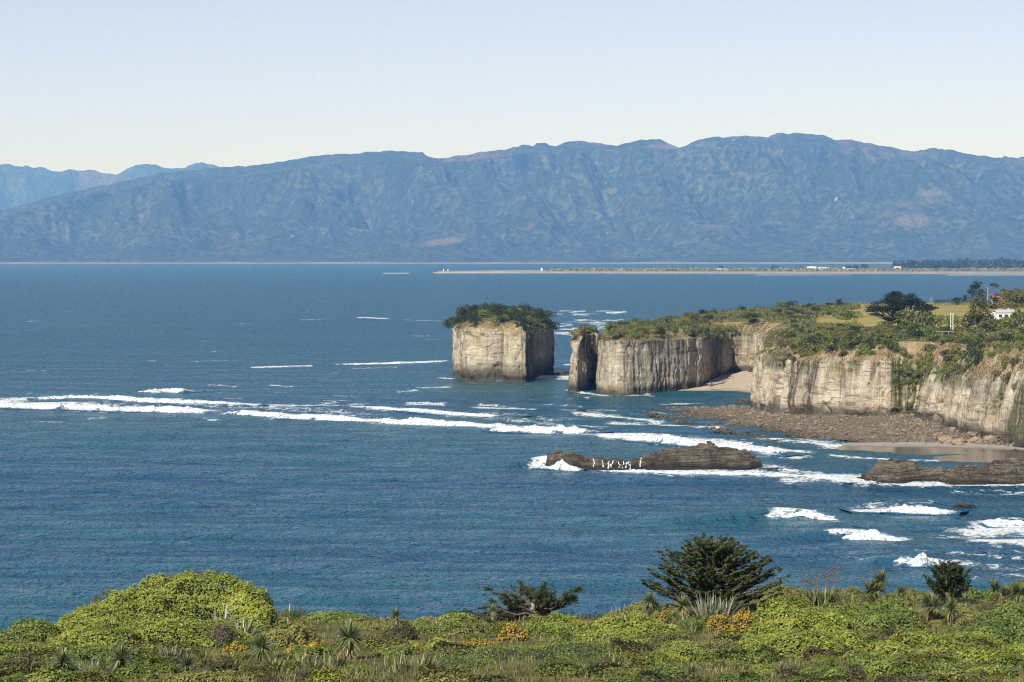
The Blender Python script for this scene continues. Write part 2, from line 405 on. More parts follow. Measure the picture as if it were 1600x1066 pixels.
def breaker(pts, h, wf, wb, label, spikes=0.0, seed=0, peak=None):
    """a breaking crest: a ridge of white water along points given on the water, steep towards the shore side"""
    P = on_z(*np.array(pts, float).T, 0.0)[:, :2]
    seg = np.r_[0, np.cumsum(np.linalg.norm(np.diff(P, axis=0), axis=1))]
    n = int(max(24, min(700, seg[-1] / .3)))
    s = np.linspace(0, seg[-1], n)
    C = np.stack([np.interp(s, seg, P[:, i]) for i in (0, 1)], 1)
    C[:, 1] += 1.6 * fbm(s * .09 + seed, 3.1 + seed, 0, 3)
    T = unit(np.gradient(C, axis=0)); Nn = np.stack([T[:, 1], -T[:, 0]], 1)
    Nn[Nn[:, 1] > 0] *= -1                                   # towards the camera
    u = s / seg[-1]
    env = np.clip(np.minimum(u, 1 - u) * 7, 0, 1) ** .7 * (.72 + .55 * fbm(s * .13 + seed * 3, 1.7, 0, 3))
    env = np.clip(env, .03, 2)
    fenv = np.clip(np.clip(np.minimum(u, 1 - u) * 9, 0, 1) * (1.05 + .5 * fbm(s * .16 + seed, 6.1, 0, 3)), 0, 1.1)
    if peak is not None: env = np.exp(-np.abs((u - peak) / np.where(u < peak, .30, .36)) ** 2.0) * (1 + .22 * fbm(s * .5, seed, 0, 3))
    else: env = np.maximum(env, .55 * np.clip(np.minimum(u, 1 - u) * 7, 0, 1))
    v = np.linspace(-1, 1, 23)
    prof = np.where(v < 0, np.exp(-(v / .34) ** 2), np.exp(-(v / .42) ** 1.6 if False else -(np.abs(v) / .42) ** 1.6))
    off = np.where(v < 0, -v * wf, -v * wb)
    X = C[:, None, 0] + Nn[:, None, 0] * off[None]; Y = C[:, None, 1] + Nn[:, None, 1] * off[None]
    Z = h * env[:, None] * prof[None]
    rough = fbm(X * 1.1, Y * .8, seed, 4)
    Z = Z * (1 + .42 * rough) + spikes * np.maximum(0, pn(X * .6, Y * .3, 4)) ** 2 * prof[None]
    Z = Z - .12 * (np.abs(v[None]) > .93) - .30 * (np.abs(v[None]) > .99)
    fo = fenv[:, None] * (np.where(v < 0, 1 - np.abs(v) ** 1.3, 1 - np.abs(v) ** 1.1))[None] * 1.2
    V = np.stack([X, Y, Z + .03], -1).reshape(-1, 3)
    obj('breaking_wave', mesh('breaking_wave', V, grid_faces(n, len(v)), {'foam': fo.ravel(), 'shallow': np.zeros(len(V))}, True, WATER), sea, label=label)
breaker([(-60, 634), (100, 639), (240, 643), (350, 646)], 1.5, 6, 16, 'white breaker at the left end of the long surf line', seed=1)
breaker([(330, 646), (450, 653), (560, 660), (700, 666), (830, 672)], 1.35, 5, 15, 'middle stretch of the long white surf line', seed=2)
breaker([(760, 672), (840, 676), (925, 679)], 1.5, 4, 11, 'surf crest with a spray peak left of the flat reef', spikes=1.5, seed=3)
breaker([(910, 682), (1000, 688), (1100, 697), (1180, 706), (1248, 712)], 1.3, 4, 13, 'surf line running in behind the flat reef', seed=4)
breaker([(40, 625), (150, 623), (250, 629), (340, 633), (430, 637)], 1.1, 5, 14, 'second surf line behind the long breaker', seed=5)
breaker([(555, 638), (640, 642), (720, 649), (800, 652)], .7, 4, 10, 'low surf line in front of the sea stack', seed=6)
breaker([(1206, 814), (1232, 812), (1256, 811), (1285, 814), (1312, 819)], 1.25, 2.2, 4.5, 'pointed white breaker nearest the middle of the bay', spikes=.7, peak=0.42, seed=7)
breaker([(1300, 845), (1335, 845), (1365, 845), (1395, 847), (1420, 849)], 1.35, 2.2, 4.5, 'white breaker between two others right of the conifer', spikes=.7, peak=0.45, seed=8)
breaker([(1410, 884), (1432, 884), (1450, 883), (1478, 883)], 1.45, 2.2, 4.0, 'small white breaker above the small conifer', spikes=.7, peak=0.45, seed=9)
breaker([(1325, 799), (1380, 799), (1430, 801), (1470, 803), (1502, 804)], 1.0, 2.6, 6, 'broad white breaker beside the small dark rock', spikes=.4, peak=0.6, seed=10)
breaker([(845, 731), (870, 733), (890, 735), (915, 736)], 1.2, 2.2, 5, 'wave breaking on the left tip of the flat reef', spikes=2.0, peak=0.5, seed=11)
breaker([(905, 737), (1000, 741), (1100, 742), (1190, 742), (1260, 746), (1345, 754)], .7, 3.5, 7, 'white wash along the foot of the flat reef', seed=12)
breaker([(528, 570), (600, 569), (696, 565)], .6, 5, 12, 'thin white crest left of the sea stack', seed=13)
breaker([(1530, 822), (1570, 820), (1640, 824)], .9, 3, 8, 'white water at the right edge of the bay', seed=14)
breaker([(226, 615), (260, 613), (292, 614)], 1.1, 4, 10, 'short white crest behind the left surf lines', seed=15)

# ================================================================== SETTING: far range, far shore
SKY1 = [(-400, 372), (-250, 356), (-120, 345), (0, 330), (60, 313), (100, 303), (180, 286), (260, 270), (340, 262), (385, 260), (440, 253), (495, 243), (560, 240), (600, 236), (660, 238), (690, 242), (720, 237), (760, 231), (820, 222), (860, 226), (900, 220), (940, 225), (965, 228), (1000, 219), (1030, 218), (1060, 231), (1100, 217), (1130, 208), (1165, 205), (1210, 209), (1240, 208), (1290, 212), (1330, 212), (1370, 220), (1420, 230), (1480, 232), (1540, 238), (1600, 245), (1750, 262), (2000, 280)]
SKY2 = [(-400, 262), (-200, 250), (0, 257), (30, 258), (60, 262), (100, 263), (140, 259), (160, 265), (185, 268), (210, 258), (235, 256), (260, 264), (290, 262), (315, 249), (340, 255), (400, 266), (600, 275)]
def range_material():
    m = M('forest_range', .95, .05)
    alpine, bare = m.attr('alpine'), m.attr('bare')
    n1 = m.noise(.0028, 4); n2 = m.noise(.022, 5, .7)
    c = m.mix(m.step(.35, .7, n1), (.062, .076, .052), (.135, .142, .098))
    c = m.mix(m.step(.40, .68, n2), (.020, .034, .020), c)
    c = m.mix(m.math('MULTIPLY', alpine, m.step(.30, .6, n2)), c, (.13, .082, .055))
    bn = m.step(.42, .56, m.math('ADD', m.math('MULTIPLY', bare, .5), m.math('MULTIPLY', m.noise(.0042, 5, .65), .55)))
    c = m.mix(m.math('MULTIPLY', m.math('MULTIPLY', bn, bare), 1.2, clamp=True), c, (.17, .145, .11))
    slip = m.step(.715, .745, m.noise(.0050, 3, .75, vec=m.scaled(m.geo, (1.0, .45, .45))))
    c = m.mix(m.math('MULTIPLY', slip, m.attr('slip')), c, (.32, .30, .27))
    shore = m.attr('shore'); c = m.mix(shore, c, (.30, .28, .25))
    m.color(c)
    m.normal(m.bump(n2, 45, 1.0))
    return m.m
RANGE = range_material()
def mountain(name, skyl, Dc, D0, cstep, nr, seed, spur, label, lowland=True):
    px = np.arange(-420, 2021, cstep) if lowland else np.arange(-420, 640, cstep)
    sk = np.array(skyl, float); crest = CAM_H + (HZ - np.interp(px, sk[:, 0], sk[:, 1])) / F * Dc
    crest = crest + fbm(px * .05, seed, 0, 3) * (9 if lowland else 25)
    t = np.concatenate([np.linspace(-.06, .0, 8), np.linspace(.004, 1.0, nr), np.linspace(1.02, 1.35, 14)])
    Tm, Pm = np.meshgrid(t, px, indexing='ij')
    D = D0 + (Dc - D0) * Tm
    X = xd(Pm, D); Y = D
    Xs = X + (.15 if lowland else .05) * (Y - D0)                                   # spurs come down to the left
    wx = Xs + 170 * fbm(X / 1100, Y / 1600, seed, 3); wy = Y + 200 * fbm(X / 1300 + 9, Y / 1300, seed, 3)
    R = ridged(wx / spur, wy / (spur * 2.8), 5, .42)
    R2 = ridged(wx / (spur * .30) + 4, wy / (spur * .9) + 3, 4, .58)
    R = (R - R.mean()) / R.std(); R2 = (R2 - R2.mean()) / R2.std()
    tt = np.clip(Tm, 0, 1)
    ramp = np.where(tt < .10, tt * .25, .025 + .975 * ((tt - .10) / .90) ** 1.05)
    mod = 1 + (.40 * R + .024 * R2) * np.sin(math.pi * np.clip(tt * .93 + .04, 0, 1)) ** .8 * 1.05
    Z = crest[None] * ramp * mod
    Z = Z + R2 * 7 * sstep(.06, .2, tt) * (1 - .7 * sstep(.9, 1, tt))
    Z = np.where(Tm <= 1, np.minimum(Z, CAM_H + (crest[None] - CAM_H) * D / Dc * (.90 + .10 * sstep(.85, 1, tt))), Z)
    low = np.where(Tm < 0, (Tm + .06) / .06 * 7 - 1.0, 6 + 20 * sstep(0, .07, Tm) + 6 * pn(X / 300, Y / 300))
    Z = np.maximum(Z, low) if lowland else Z
    Z = np.where(Tm > 1, crest[None] * (1 - (Tm - 1) * 1.6), Z)
    pxx, pyy = proj(np.stack([X, Y, Z], -1))
    alp = sstep(.945, 1.06, Tm + .10 * fbm(X / 500, Y / 500, 2, 3)) * np.where(lowland, sstep(500, 800, crest)[None], 1)
    bare = np.zeros_like(Z)
    if lowland:
        e = lambda cx, cy, a, b, tilt: np.exp(-(((pxx - cx) / a) ** 2 + ((pyy - cy - tilt * (pxx - cx)) / b) ** 2) ** 2)
        nz = .5 + .9 * fbm(X / 260, Y / 900, 8, 3)
        bare = np.maximum.reduce([e(1395, 325, 110, 16, -.10), e(1430, 345, 45, 14, 0), e(1180, 350, 120, 6, -.05), e(690, 378, 130, 7, -.12), e(1440, 302, 60, 8, 0), e(970, 396, 40, 2.5, 0)]) * np.clip(nz + .25, 0, 1) * .6
        bare = np.maximum(bare, e(1040, 229, 30, 5, 0) * .8)
    slip = sstep(.12, .3, Tm) * np.where(lowland, 1.0, .4)
    shore = ((Tm < -.004) & (Tm > -.05)) * 1.0 if lowland else np.zeros_like(Z)
    V = np.stack([X, Y, Z], -1).reshape(-1, 3)
    return obj(name, mesh(name, V, grid_faces(len(t), len(px)), {'alpine': alp.ravel(), 'bare': bare.ravel(), 'slip': slip.ravel(), 'shore': shore.ravel()}, True, RANGE), kind='structure', label=label)
mountain('mountain_range', SKY1, 20000, 15100, 2.4, 165, 1.0, 900, 'long blue forested range across the bay')
mountain('distant_mountains', SKY2, 30000, 25500, 3.0, 70, 5.0, 1700, 'paler distant peaks at the far left', lowland=False)

# ================================================================== SETTING: low spit across the bay
def spit_material():
    m = M('spit_ground', .95, .1)
    v = m.attr('veg'); n = m.noise(.02, 4, .7)
    c = m.mix(m.step(.4, .6, n), (.26, .225, .185), (.20, .175, .145))
    g = m.mix(m.step(.4, .65, n), (.030, .042, .020), (.085, .080, .042))
    m.color(m.mix(v, c, g))
    return m.m
px = np.arange(676, 2300, 6.0)
vv = np.array([0, .015, .04, .10, .2, .35, .6, 1.0])
wid = np.interp(px, [676, 700, 850, 1000, 1400, 1700], [40, 130, 260, 700, 1300, 2200])
spit_front = CAM_H * F / (np.interp(px, [676, 900, 1200, 1700], [427.0, 427.0, 427.6, 428.4]) - HZ)
Dm = spit_front[None] + vv[:, None] * wid[None]
Zm = np.interp(vv, [0, .04, .2, 1], [-.6, 3.0, 5.0, 5.5])[:, None] * np.interp(px, [676, 690, 760], [.3, .8, 1])[None] + .8 * pn(xd(px[None], Dm) / 60, Dm / 60)
Zm[0] = -.8
veg = np.clip(sstep(.06, .25, vv)[:, None] + 0 * px[None] - .9 * (px[None] < 860), 0, 1)
obj('spit', mesh('spit', np.stack([xd(px[None], Dm), Dm, Zm], -1).reshape(-1, 3), grid_faces(len(vv), len(px)), {'veg': veg.ravel()}, True, spit_material().copy()), kind='structure', label='low sandy spit across the bay')

# ================================================================== SETTING: headland cliffs
def cliff_material():
    m = M('cliff_rock', .9, .15)
    s, z, soil, wet, moss, stain = [m.attr(a) for a in ('arc', 'height', 'soil', 'wet', 'moss', 'stain')]
    uv = m.n('CombineXYZ', {0: s, 1: z, 2: 0.0}).outputs[0]
    st = m.noise(1.0, 5, .65, vec=m.scaled(uv, (.55, .035, 1)), dist=.15)
    st2 = m.noise(1.0, 4, .6, vec=m.scaled(uv, (1.7, .09, 1)))
    lay = m.noise(1.0, 4, .6, vec=m.scaled(uv, (.09, .55, 1)), dist=.5)
    blot = m.noise(.22, 5, .6)
    grain = m.noise(1.4, 5, .7)
    c = m.mix(m.step(.35, .68, blot), (.31, .265, .195), (.46, .405, .305))
    c = m.mix(m.math('MULTIPLY', m.step(.52, .68, st2), .45), c, (.50, .46, .375))
    c = m.mix(m.math('MULTIPLY', m.step(.56, .72, m.noise(.13, 4)), .55), c, (.44, .31, .13))
    c = m.mix(m.math('MULTIPLY', m.step(.55, .72, lay), .30), c, (.20, .17, .125))
    bed = m.noise(1.0, 3, .55, vec=m.n('CombineXYZ', {0: m.math('MULTIPLY', s, .035), 1: m.math('MULTIPLY_ADD', s, .012, m.math('MULTIPLY', z, .20)), 2: 0.0}).outputs[0], dist=.3)
    bl = m.math('SUBTRACT', 1.0, m.step(.004, .022, m.math('ABSOLUTE', m.math('SUBTRACT', bed, .5))))
    c = m.mix(m.math('MULTIPLY', m.math('MULTIPLY', bl, m.step(.40, .55, m.noise(.35, 3))), .75), c, (.13, .095, .055))
    c = m.mix(m.math('MULTIPLY', m.step(.53, .68, st), .62), c, (.085, .068, .048))
    c = m.mix(m.math('MULTIPLY', m.math('MULTIPLY', stain, m.step(.28, .60, st2)), .92), c, (.045, .034, .024))  # mask holds real streaks, plus painted shade on the narrow pillar
    so = m.mix(m.step(.38, .62, blot), (.21, .155, .082), (.34, .275, .170))
    so = m.mix(m.math('MULTIPLY', m.step(.52, .66, grain), .5), so, (.17, .11, .06))
    c = m.mix(soil, c, so)
    c = m.mix(m.math('MULTIPLY', wet, m.math('MULTIPLY_ADD', blot, .9, .50)), c, (.052, .043, .031))
    gm = m.mix(m.step(.4, .6, grain), (.034, .042, .012), (.085, .088, .026))
    c = m.mix(m.math('MULTIPLY', moss, m.step(.30, .55, st2)), c, gm)
    m.color(c)
    nrm = m.bump(m.math('ADD', st2, m.math('MULTIPLY', lay, .8)), .9, .9)
    m.normal(m.bump(grain, .55, .9, nrm))
    return m.m
CLIFF = cliff_material()

def cliff(stations, ds=.44, closed=False, seed=0.0, nv=58, stains_shade=(), mosses=(), amp=1.0, smooth_t=5.0, crack=1.0, wet_h=3.0):
    """stations: column, distance, base height, face-top height, its setback, edge height, its setback"""
    A = np.array(stations, float)
    if closed: A = np.vstack([A, A[:1]])
    P = np.stack([xd(A[:, 0], A[:, 1]), A[:, 1]], 1)
    seg = np.r_[0, np.cumsum(np.linalg.norm(np.diff(P, axis=0), axis=1))]
    n = int(seg[-1] / ds)
    s = np.linspace(0, seg[-1], n, endpoint=not closed)
    B = np.stack([np.interp(s, seg, P[:, i]) for i in (0, 1)], 1)
    zb, zf, sf, ze, se, pxs = [np.interp(s, seg, A[:, i]) for i in (2, 3, 4, 5, 6, 0)]
    k = int(smooth_t / ds); ker = np.ones(2 * k + 1) / (2 * k + 1)
    def smo(a):
        w = np.concatenate([a[-k:], a, a[:k]]) if closed else np.concatenate([np.full(k, a[0]), a, np.full(k, a[-1])])
        return np.convolve(w, ker, 'valid')
    Bs = np.stack([smo(B[:, 0]), smo(B[:, 1])], 1) if not closed else B
    if not closed: B = B * .55 + np.stack([smo(B[:, 0]), smo(B[:, 1])], 1) * .45
    T = np.gradient(B, axis=0)
    if closed: T = (np.roll(B, -1, 0) - np.roll(B, 1, 0))
    T = unit(np.stack([smo(T[:, 0]), smo(T[:, 1])], 1))
    IN = np.stack([-T[:, 1], T[:, 0]], 1)                      # inland is on the left of the walk
    v = np.linspace(0, 1, nv)
    fa = np.clip(v / .74, 0, 1); fb = np.clip((v - .74) / .26, 0, 1)
    zb0 = zb - 1.5
    Z = zb0[None] + fa[:, None] * (zf - zb0)[None] + fb[:, None] * (ze - zf)[None]
    SB = sf[None] * fa[:, None] ** 1.2 + fb[:, None] ** .8 * (se - sf)[None]
    sx_, zz = s[None] + 0 * Z, Z
    zz = zz + .10 * pn(sx_ * .2, seed)
    face = (1 - sstep(.74, .86, v))[:, None]
    fl = fbm(sx_ * .13 + seed * 7, zz * .022, seed, 3) * 1.5 + fbm(sx_ * .55, zz * .06, seed + 3, 3) * .55 + fbm(sx_ * 1.5, zz * .5, seed + 5, 3) * .16
    fl = fl + np.round(pn(sx_ * .22 + .3 * pn(zz * .3, seed), zz * .10, seed + 11) * 4) / 4 * .75 + np.round(pn(sx_ * .6, zz * .32, seed + 13) * 3) / 3 * .32
    lay = pn(zz * .8, sx_ * .06, seed) * .16 + pn(zz * 2.3, sx_ * .15, seed + 2) * .07
    ck = np.abs(pn(sx_ * .16 + .25 * pn(zz * .35, sx_ * .1), seed + 9, zz * .03))
    cr = -np.exp(-(ck / .030) ** 2) * 1.1 * crack
    notch = -.9 * np.exp(-((Z - zb[None] - .9) / .9) ** 2) * (.5 + .8 * pn(sx_ * .1, seed + 1))
    slope = fbm(sx_ * .3, v[:, None] * 6, seed + 6, 4) * 1.1 * (1 - face) * np.minimum(1, (1 - v)[:, None] * 8)
    ka = amp * (1 - .62 * (1 - sstep(1105, 1175, pxs)) * (sx_ * 0 + 1) * (not closed))
    O = ka * (fl + lay + cr + notch) * face + amp * slope
    O[-1] *= .5
    SBt = SB - O
    X = B[None, :, 0] + IN[None, :, 0] * SBt; Y = B[None, :, 1] + IN[None, :, 1] * SBt
    V = np.stack([X, Y, Z], -1)
    soil = sstep(.70, .80, v[:, None] + .06 * fbm(sx_ * .15, zz * .2, 3, 3))
    wet = 1 - sstep(.15, 1.0, (Z - zb[None] + 1.2 * fbm(sx_ * .12, seed, 0, 3)) / wet_h)
    pz = pxs[None] + 5 * fbm(sx_ * .25, zz * .08, 5, 3)
    def paint(lst):
        o = np.zeros_like(Z)
        for c, hw, z0, z1, st in lst:
            o = np.maximum(o, st * (1 - sstep(.6, 1.25, np.abs(pz - c) / hw)) * sstep(z0 - 1, z0 + 1.2, Z) * (1 - sstep(z1 - 1, z1 + 1, Z)))
        return o
    at = {'arc': sx_ + seed * 100, 'height': Z, 'soil': soil, 'wet': wet, 'moss': paint(mosses), 'stain': paint(stains_shade)}
    me = mesh('cliff', V.reshape(-1, 3), grid_faces(nv, n, closed), {a: b.ravel() for a, b in at.items()}, True, CLIFF)
    return me, V

def zplat(X, D):
    X = np.asarray(X, float); D = np.asarray(D, float)
    return 17.7 + 2.2 * sstep(42, 85, X) + .5 * sstep(90, 130, X) + .25 * fbm(X * .06, D * .06, 0, 2)
#  column, distance, base, face top, setback, edge, setback
HEAD = [(952, 985, 0, 14, .5, 17.3, 3), (936, 935, 0, 14, .6, 17.3, 3), (929, 872, 0, 14.6, 1.0, 17.4, 4), (934, 846, 0, 15.2, 1.4, 17.5, 5), (948, 836, 0, 15.4, 1.3, 17.5, 6), (975, 836, 0, 15.4, .8, 17.5, 7), (1012, 844, 0, 15.4, .6, 17.6, 7),
        (1055, 858, .3, 15.4, .4, 17.8, 7), (1102, 876, .8, 15.4, .3, 18.0, 6), (1112, 904, 1.2, 15.2, .6, 18.2, 6), (1142, 940, 2, 15.2, 1.0, 18.4, 7), (1170, 938, 2.8, 15.0, 1.5, 18.6, 7), (1192, 905, 3, 15, 1.5, 18.8, 7), (1196, 830, 2.4, 15, 1.5, 18.8, 8), (1192, 765, 2, 15, 1.5, 18.8, 9),
        (1176, 724, 1.8, 15.6, 1.6, 19.0, 6), (1190, 708, 2.0, 15.4, 1.8, 19.1, 8), (1215, 696, 2.2, 15.0, 2.0, 19.2, 9), (1250, 689, 2.4, 15.0, 2.2, 19.3, 9), (1280, 684, 2.5, 15.2, 2.2, 19.4, 9), (1335, 677, 2.5, 15.6, 2.2, 19.6, 8), (1388, 673, 2.6, 15.4, 2.4, 19.8, 8), (1405, 676, 2.8, 14.8, 3.5, 19.9, 8), (1425, 674, 2.8, 14.4, 4.0, 19.9, 8),
        (1440, 664, 2.6, 14.0, 3.0, 20.0, 8), (1470, 645, 2.4, 13.8, 3.2, 20.1, 8), (1505, 622, 2.2, 14.0, 3.4, 20.3, 8), (1545, 606, 2.0, 15.2, 3.4, 20.6, 7), (1575, 597, 2.0, 16.0, 3.0, 20.9, 6), (1600, 590, 2.0, 16.5, 3.0, 21.0, 6), (1680, 575, 2.0, 16.5, 3.0, 21.0, 6), (1800, 560, 2.0, 16.5, 3, 21, 6), (2000, 540, 2, 16.5, 3, 21, 6)]
STAINS = [(1122, 11, 2, 17, 1.0), (1150, 8, 4, 16, .75), (1166, 5, 6, 16, .6), (1237, 10, 3, 16, 1.0), (1262, 12, 2, 16, 1.0), (1290, 4, 8, 15, .5), (1310, 5, 9, 15, .6), (1360, 4, 11, 16, .9), (1425, 12, 2, 9, .6), (1500, 10, 11, 16, .7), (1520, 16, 9, 17, .7), (1545, 5, 6, 14, .5), (985, 4, 0, 9, .5), (1028, 6, 12, 16, .7), (1590, 9, 3, 14, .6)]
MOSS = [(1415, 23, 3, 16, 1.0), (1200, 16, 12.5, 17, .9), (1255, 16, 12, 15.5, .5), (1330, 10, 12, 16, .7), (1300, 12, 12, 15.5, .6), (1590, 14, 3, 14, .8), (1470, 25, 11, 16, .8), (1130, 40, 14, 18, .8), (1555, 10, 10, 15, .8), (1040, 60, 14.5, 17, .5)]
head_me, HV = cliff(HEAD, seed=1.0, stains_shade=STAINS, mosses=MOSS)
edge = HV[-1]
back = [(2000, 1230), (1800, 1232), (1600, 1226), (1500, 1218), (1400, 1205), (1320, 1185), (1250, 1155), (1200, 1120), (1150, 1085), (1100, 1048), (1050, 1015), (1000, 985), (975, 978)]
BK = np.array([(xd(p, d), d) for p, d in back])
bd = []
for a, b in zip(BK[:-1], BK[1:]):
    m_ = max(2, int(np.linalg.norm(b - a) / 4)); bd += [a + (b - a) * i / m_ for i in range(m_)]
bd = np.array(bd + [BK[-1]])
ring2 = np.vstack([edge[::3, :2], bd])
nb = len(ring2)
gx, gy = np.meshgrid(np.arange(15, 330, 3.0), np.arange(560, 1240, 3.5))
pts = np.stack([gx.ravel() + RNG.uniform(-.8, .8, gx.size), gy.ravel() + RNG.uniform(-.8, .8, gx.size)], 1)
def inside(P, poly):
    x, y = P[:, 0], P[:, 1]; r = np.zeros(len(P), bool)
    x1, y1 = poly[-1]
    for x2, y2 in poly:
        c = ((y1 > y) != (y2 > y)) & (x < (x2 - x1) * (y - y1) / (y2 - y1 + 1e-12) + x1)
        r ^= c; x1, y1 = x2, y2
    return r
pts = pts[inside(pts, ring2)]
allp = np.vstack([ring2, pts])
res = geometry.delaunay_2d_cdt([Vector(p) for p in allp], [(i, (i + 1) % nb) for i in range(nb)], [], 1, 1e-4)
PV = np.array([tuple(v) for v in res[0]]); PF = np.array([f for f in res[2] if len(f) == 3])
PZ = zplat(PV[:, 0], PV[:, 1])
for i, src in enumerate(res[3]):                              # the rim takes the height of the cliff edge
    if src and src[0] < len(edge[::3]): PZ[i] = edge[::3][src[0], 2] - .02
def plateau_material():
    m = M('plateau_ground', .95, .05)
    field = m.attr('field')
    n1, n2, n3 = m.noise(.05, 4), m.noise(.5, 4, .65), m.noise(.09, 3, .6, vec=m.scaled(m.geo, (.12, 1.6, 1.0)))
    scrub = m.mix(m.step(.4, .62, n2), (.055, .062, .022), (.13, .12, .05))
    grass = m.mix(m.step(.35, .65, n3), (.19, .165, .052), (.30, .25, .095))
    grass = m.mix(m.math('MULTIPLY', m.step(.45, .65, n1), .6), grass, (.13, .145, .042))
    grass = m.mix(m.math('MULTIPLY', m.step(.5, .7, n2), .35), grass, (.11, .11, .04))
    m.color(m.mix(m.step(.3, .7, m.math('ADD', field, m.math('MULTIPLY_ADD', n2, .5, -.25))), scrub, grass))
    m.normal(m.bump(n2, .8, .8))
    return m.m
ppx, ppy = proj(np.stack([PV[:, 0], PV[:, 1], PZ], -1))
field = sstep(1250, 1300, ppx) * (1 - sstep(505, 516, ppy))
headland = obj('headland', mesh('headland', np.column_stack([PV, PZ]), PF, {'field': field}, True, plateau_material()), kind='structure', label='grassy headland with pale sea cliffs')
obj('cliff_face', head_me, headland, label='pale weathered sea cliff with dark streaks')
sk = np.vstack([bd]); SKV = np.concatenate([np.column_stack([sk, zplat(sk[:, 0], sk[:, 1])]), np.column_stack([sk + [0, 6], np.full(len(sk), -2.0)])])
SKV[0, 2] = edge[-1, 2]
obj('far_cliff_face', mesh('far_cliff', SKV, grid_faces(2, len(sk)), {a: np.zeros(len(SKV)) for a in ('soil', 'wet', 'moss', 'stain')} | {'arc': np.tile(np.arange(len(sk)) * 4.0, 2), 'height': SKV[:, 2]}, False, CLIFF), headland)

def stack(name, stations, label, dome, seed, stains_shade=(), mosses=(), **kw):
    me, V = cliff(stations, closed=True, seed=seed, stains_shade=stains_shade, mosses=mosses, **kw)
    root = obj(name, None, None, label, 'sea stack', loc=(0, 0, 0))
    c = V[0].mean(0); root.location = (c[0], c[1], 0)
    r = obj('rock', me, root); r.location = (-c[0], -c[1], 0)
    e = V[-1]; ce = e.mean(0)
    rings = []
    for t in np.linspace(0, 1, 12):
        q = e * (1 - t) + ce * t; q[:, 2] += dome * math.sin(t * math.pi / 2) + .3 * fbm(q[:, 0] * .3, q[:, 1] * .3, 1, 3)
        if t == 0: q = e.copy()
        rings.append(q)
    TV = np.concatenate(rings)
    t_ = obj('turf_top', mesh('turf', TV, grid_faces(12, len(e), True), {'field': np.zeros(len(TV))}, True, plateau_material_shared), root); t_.location = (-c[0], -c[1], 0)
    return root, V, ce
plateau_material_shared = headland.data.materials[0]
ST1 = [(713, 985, 0, 15.8, -.3, 19.0, 2.0), (717, 945, 0, 16.2, -.2, 19.4, 3.0), (727, 924, 0, 16.3, .2, 19.2, 4), (775, 920, 0, 16.0, .3, 19.0, 5), (822, 919, 0, 15.6, .3, 18.6, 4), (829, 927, 0, 15.8, .2, 18.6, 3), (836, 950, 0, 15.8, .2, 18.6, 3), (861, 985, 0, 15.2, .6, 18.4, 2.5), (862, 1015, 0, 15, .8, 18.4, 2.5), (790, 1030, 0, 15, 0, 19, 4), (722, 1018, 0, 15.5, -.2, 19, 3)]
stack1, SV1, SC1 = stack('sea_stack', ST1, 'broad pale sea stack crowned with dark green shrubs', 2.6, 4.0, stains_shade=[(828, 5, 0, 16, .9), (850, 20, 0, 18, .25)], mosses=[(775, 60, 17.6, 20, .6), (760, 16, 0, 4, .35)], wet_h=8.0, crack=.6, smooth_t=2.2)  # dark line at the corner, faint darker tone across the right face
ST2 = [(886, 862, 0, 16.4, 3.2, 17.4, 3.8), (889, 853, 0, 16.6, 3.2, 17.6, 4.0), (903, 850, 0, 16.8, 2.0, 17.8, 3.4), (907, 853, 0, 16.8, 1.2, 17.8, 3.0), (921, 862, 0, 16.8, 1.0, 17.8, 2.8), (938, 873, 0, 16.6, .6, 17.6, 2.0), (941, 884, 0, 16.4, .8, 17.4, 2.0), (925, 893, 0, 16, 1.5, 17.2, 3), (892, 880, 0, 16, 3.0, 17.2, 3.6)]
stack2, SV2, SC2 = stack('sea_stack', ST2, 'narrow leaning rock pillar between the broad stack and the headland', 1.2, 8.0, stains_shade=[(926, 17, 0, 17, 1.0)], mosses=[(905, 40, 16.2, 19, .8)], wet_h=6.5, smooth_t=1.5, ds=.25)  # dark rock tone, deepened to paint shade on the pillar's right face

# ================================================================== SETTING: beaches
def sand_material(name, ca, cb, wetrough):
    m = M(name, .9, .25)
    wet = m.attr('wet'); n = m.noise(.5, 5, .6); n2 = m.noise(4.0, 3)
    c = m.mix(m.step(.35, .65, n), ca, cb)
    c = m.mix(m.math('MULTIPLY', wet, .85), c, tuple(x * .28 for x in ca))
    m.color(c); m.set(m.b.inputs['Roughness'], m.math('MULTIPLY_ADD', wet, wetrough - .9, .9))
    m.normal(m.bump(n2, .05, .3))
    return m.m
def ruled(name, inner, outer, nv, mat, rough=.0, wetf=None, label=None, nu=160):
    I = np.array(inner, float); O_ = np.array(outer, float)
    u = np.linspace(0, 1, nu)
    def samp(A):
        k = np.linspace(0, 1, len(A)); return np.stack([np.interp(u, k, A[:, i]) for i in range(3)], 1)
    Iu, Ou = samp(I), samp(O_)
    t = np.linspace(0, 1, nv)[:, None, None]
    V = Iu[None] * (1 - t) + Ou[None] * t
    V[..., 2] += rough * fbm(V[..., 0] * .12, V[..., 1] * .12, 2, 4)
    w = np.broadcast_to(wetf(t[..., 0]), V.shape[:2]) if wetf else np.zeros(V.shape[:2])
    o = obj(name, mesh(name, V.reshape(-1, 3), grid_faces(nv, nu)[:, ::-1], {'wet': w.ravel()}, True, mat), kind='structure', label=label)
    return V, o
P3 = lambda l: [tuple(on_z(a, b, z)) for a, b, z in l]
BOULDER_GROUND = sand_material('boulder_ground', (.080, .064, .045), (.13, .105, .076), .6)
inner = P3([(1000, 641, -.2), (1055, 638, .3), (1110, 636, 1.0), (1165, 634, 1.8)]) + [(xd(p, d) + 1.5, d + 2.5, z + .3) for p, d, z, *_ in HEAD[16:32]]
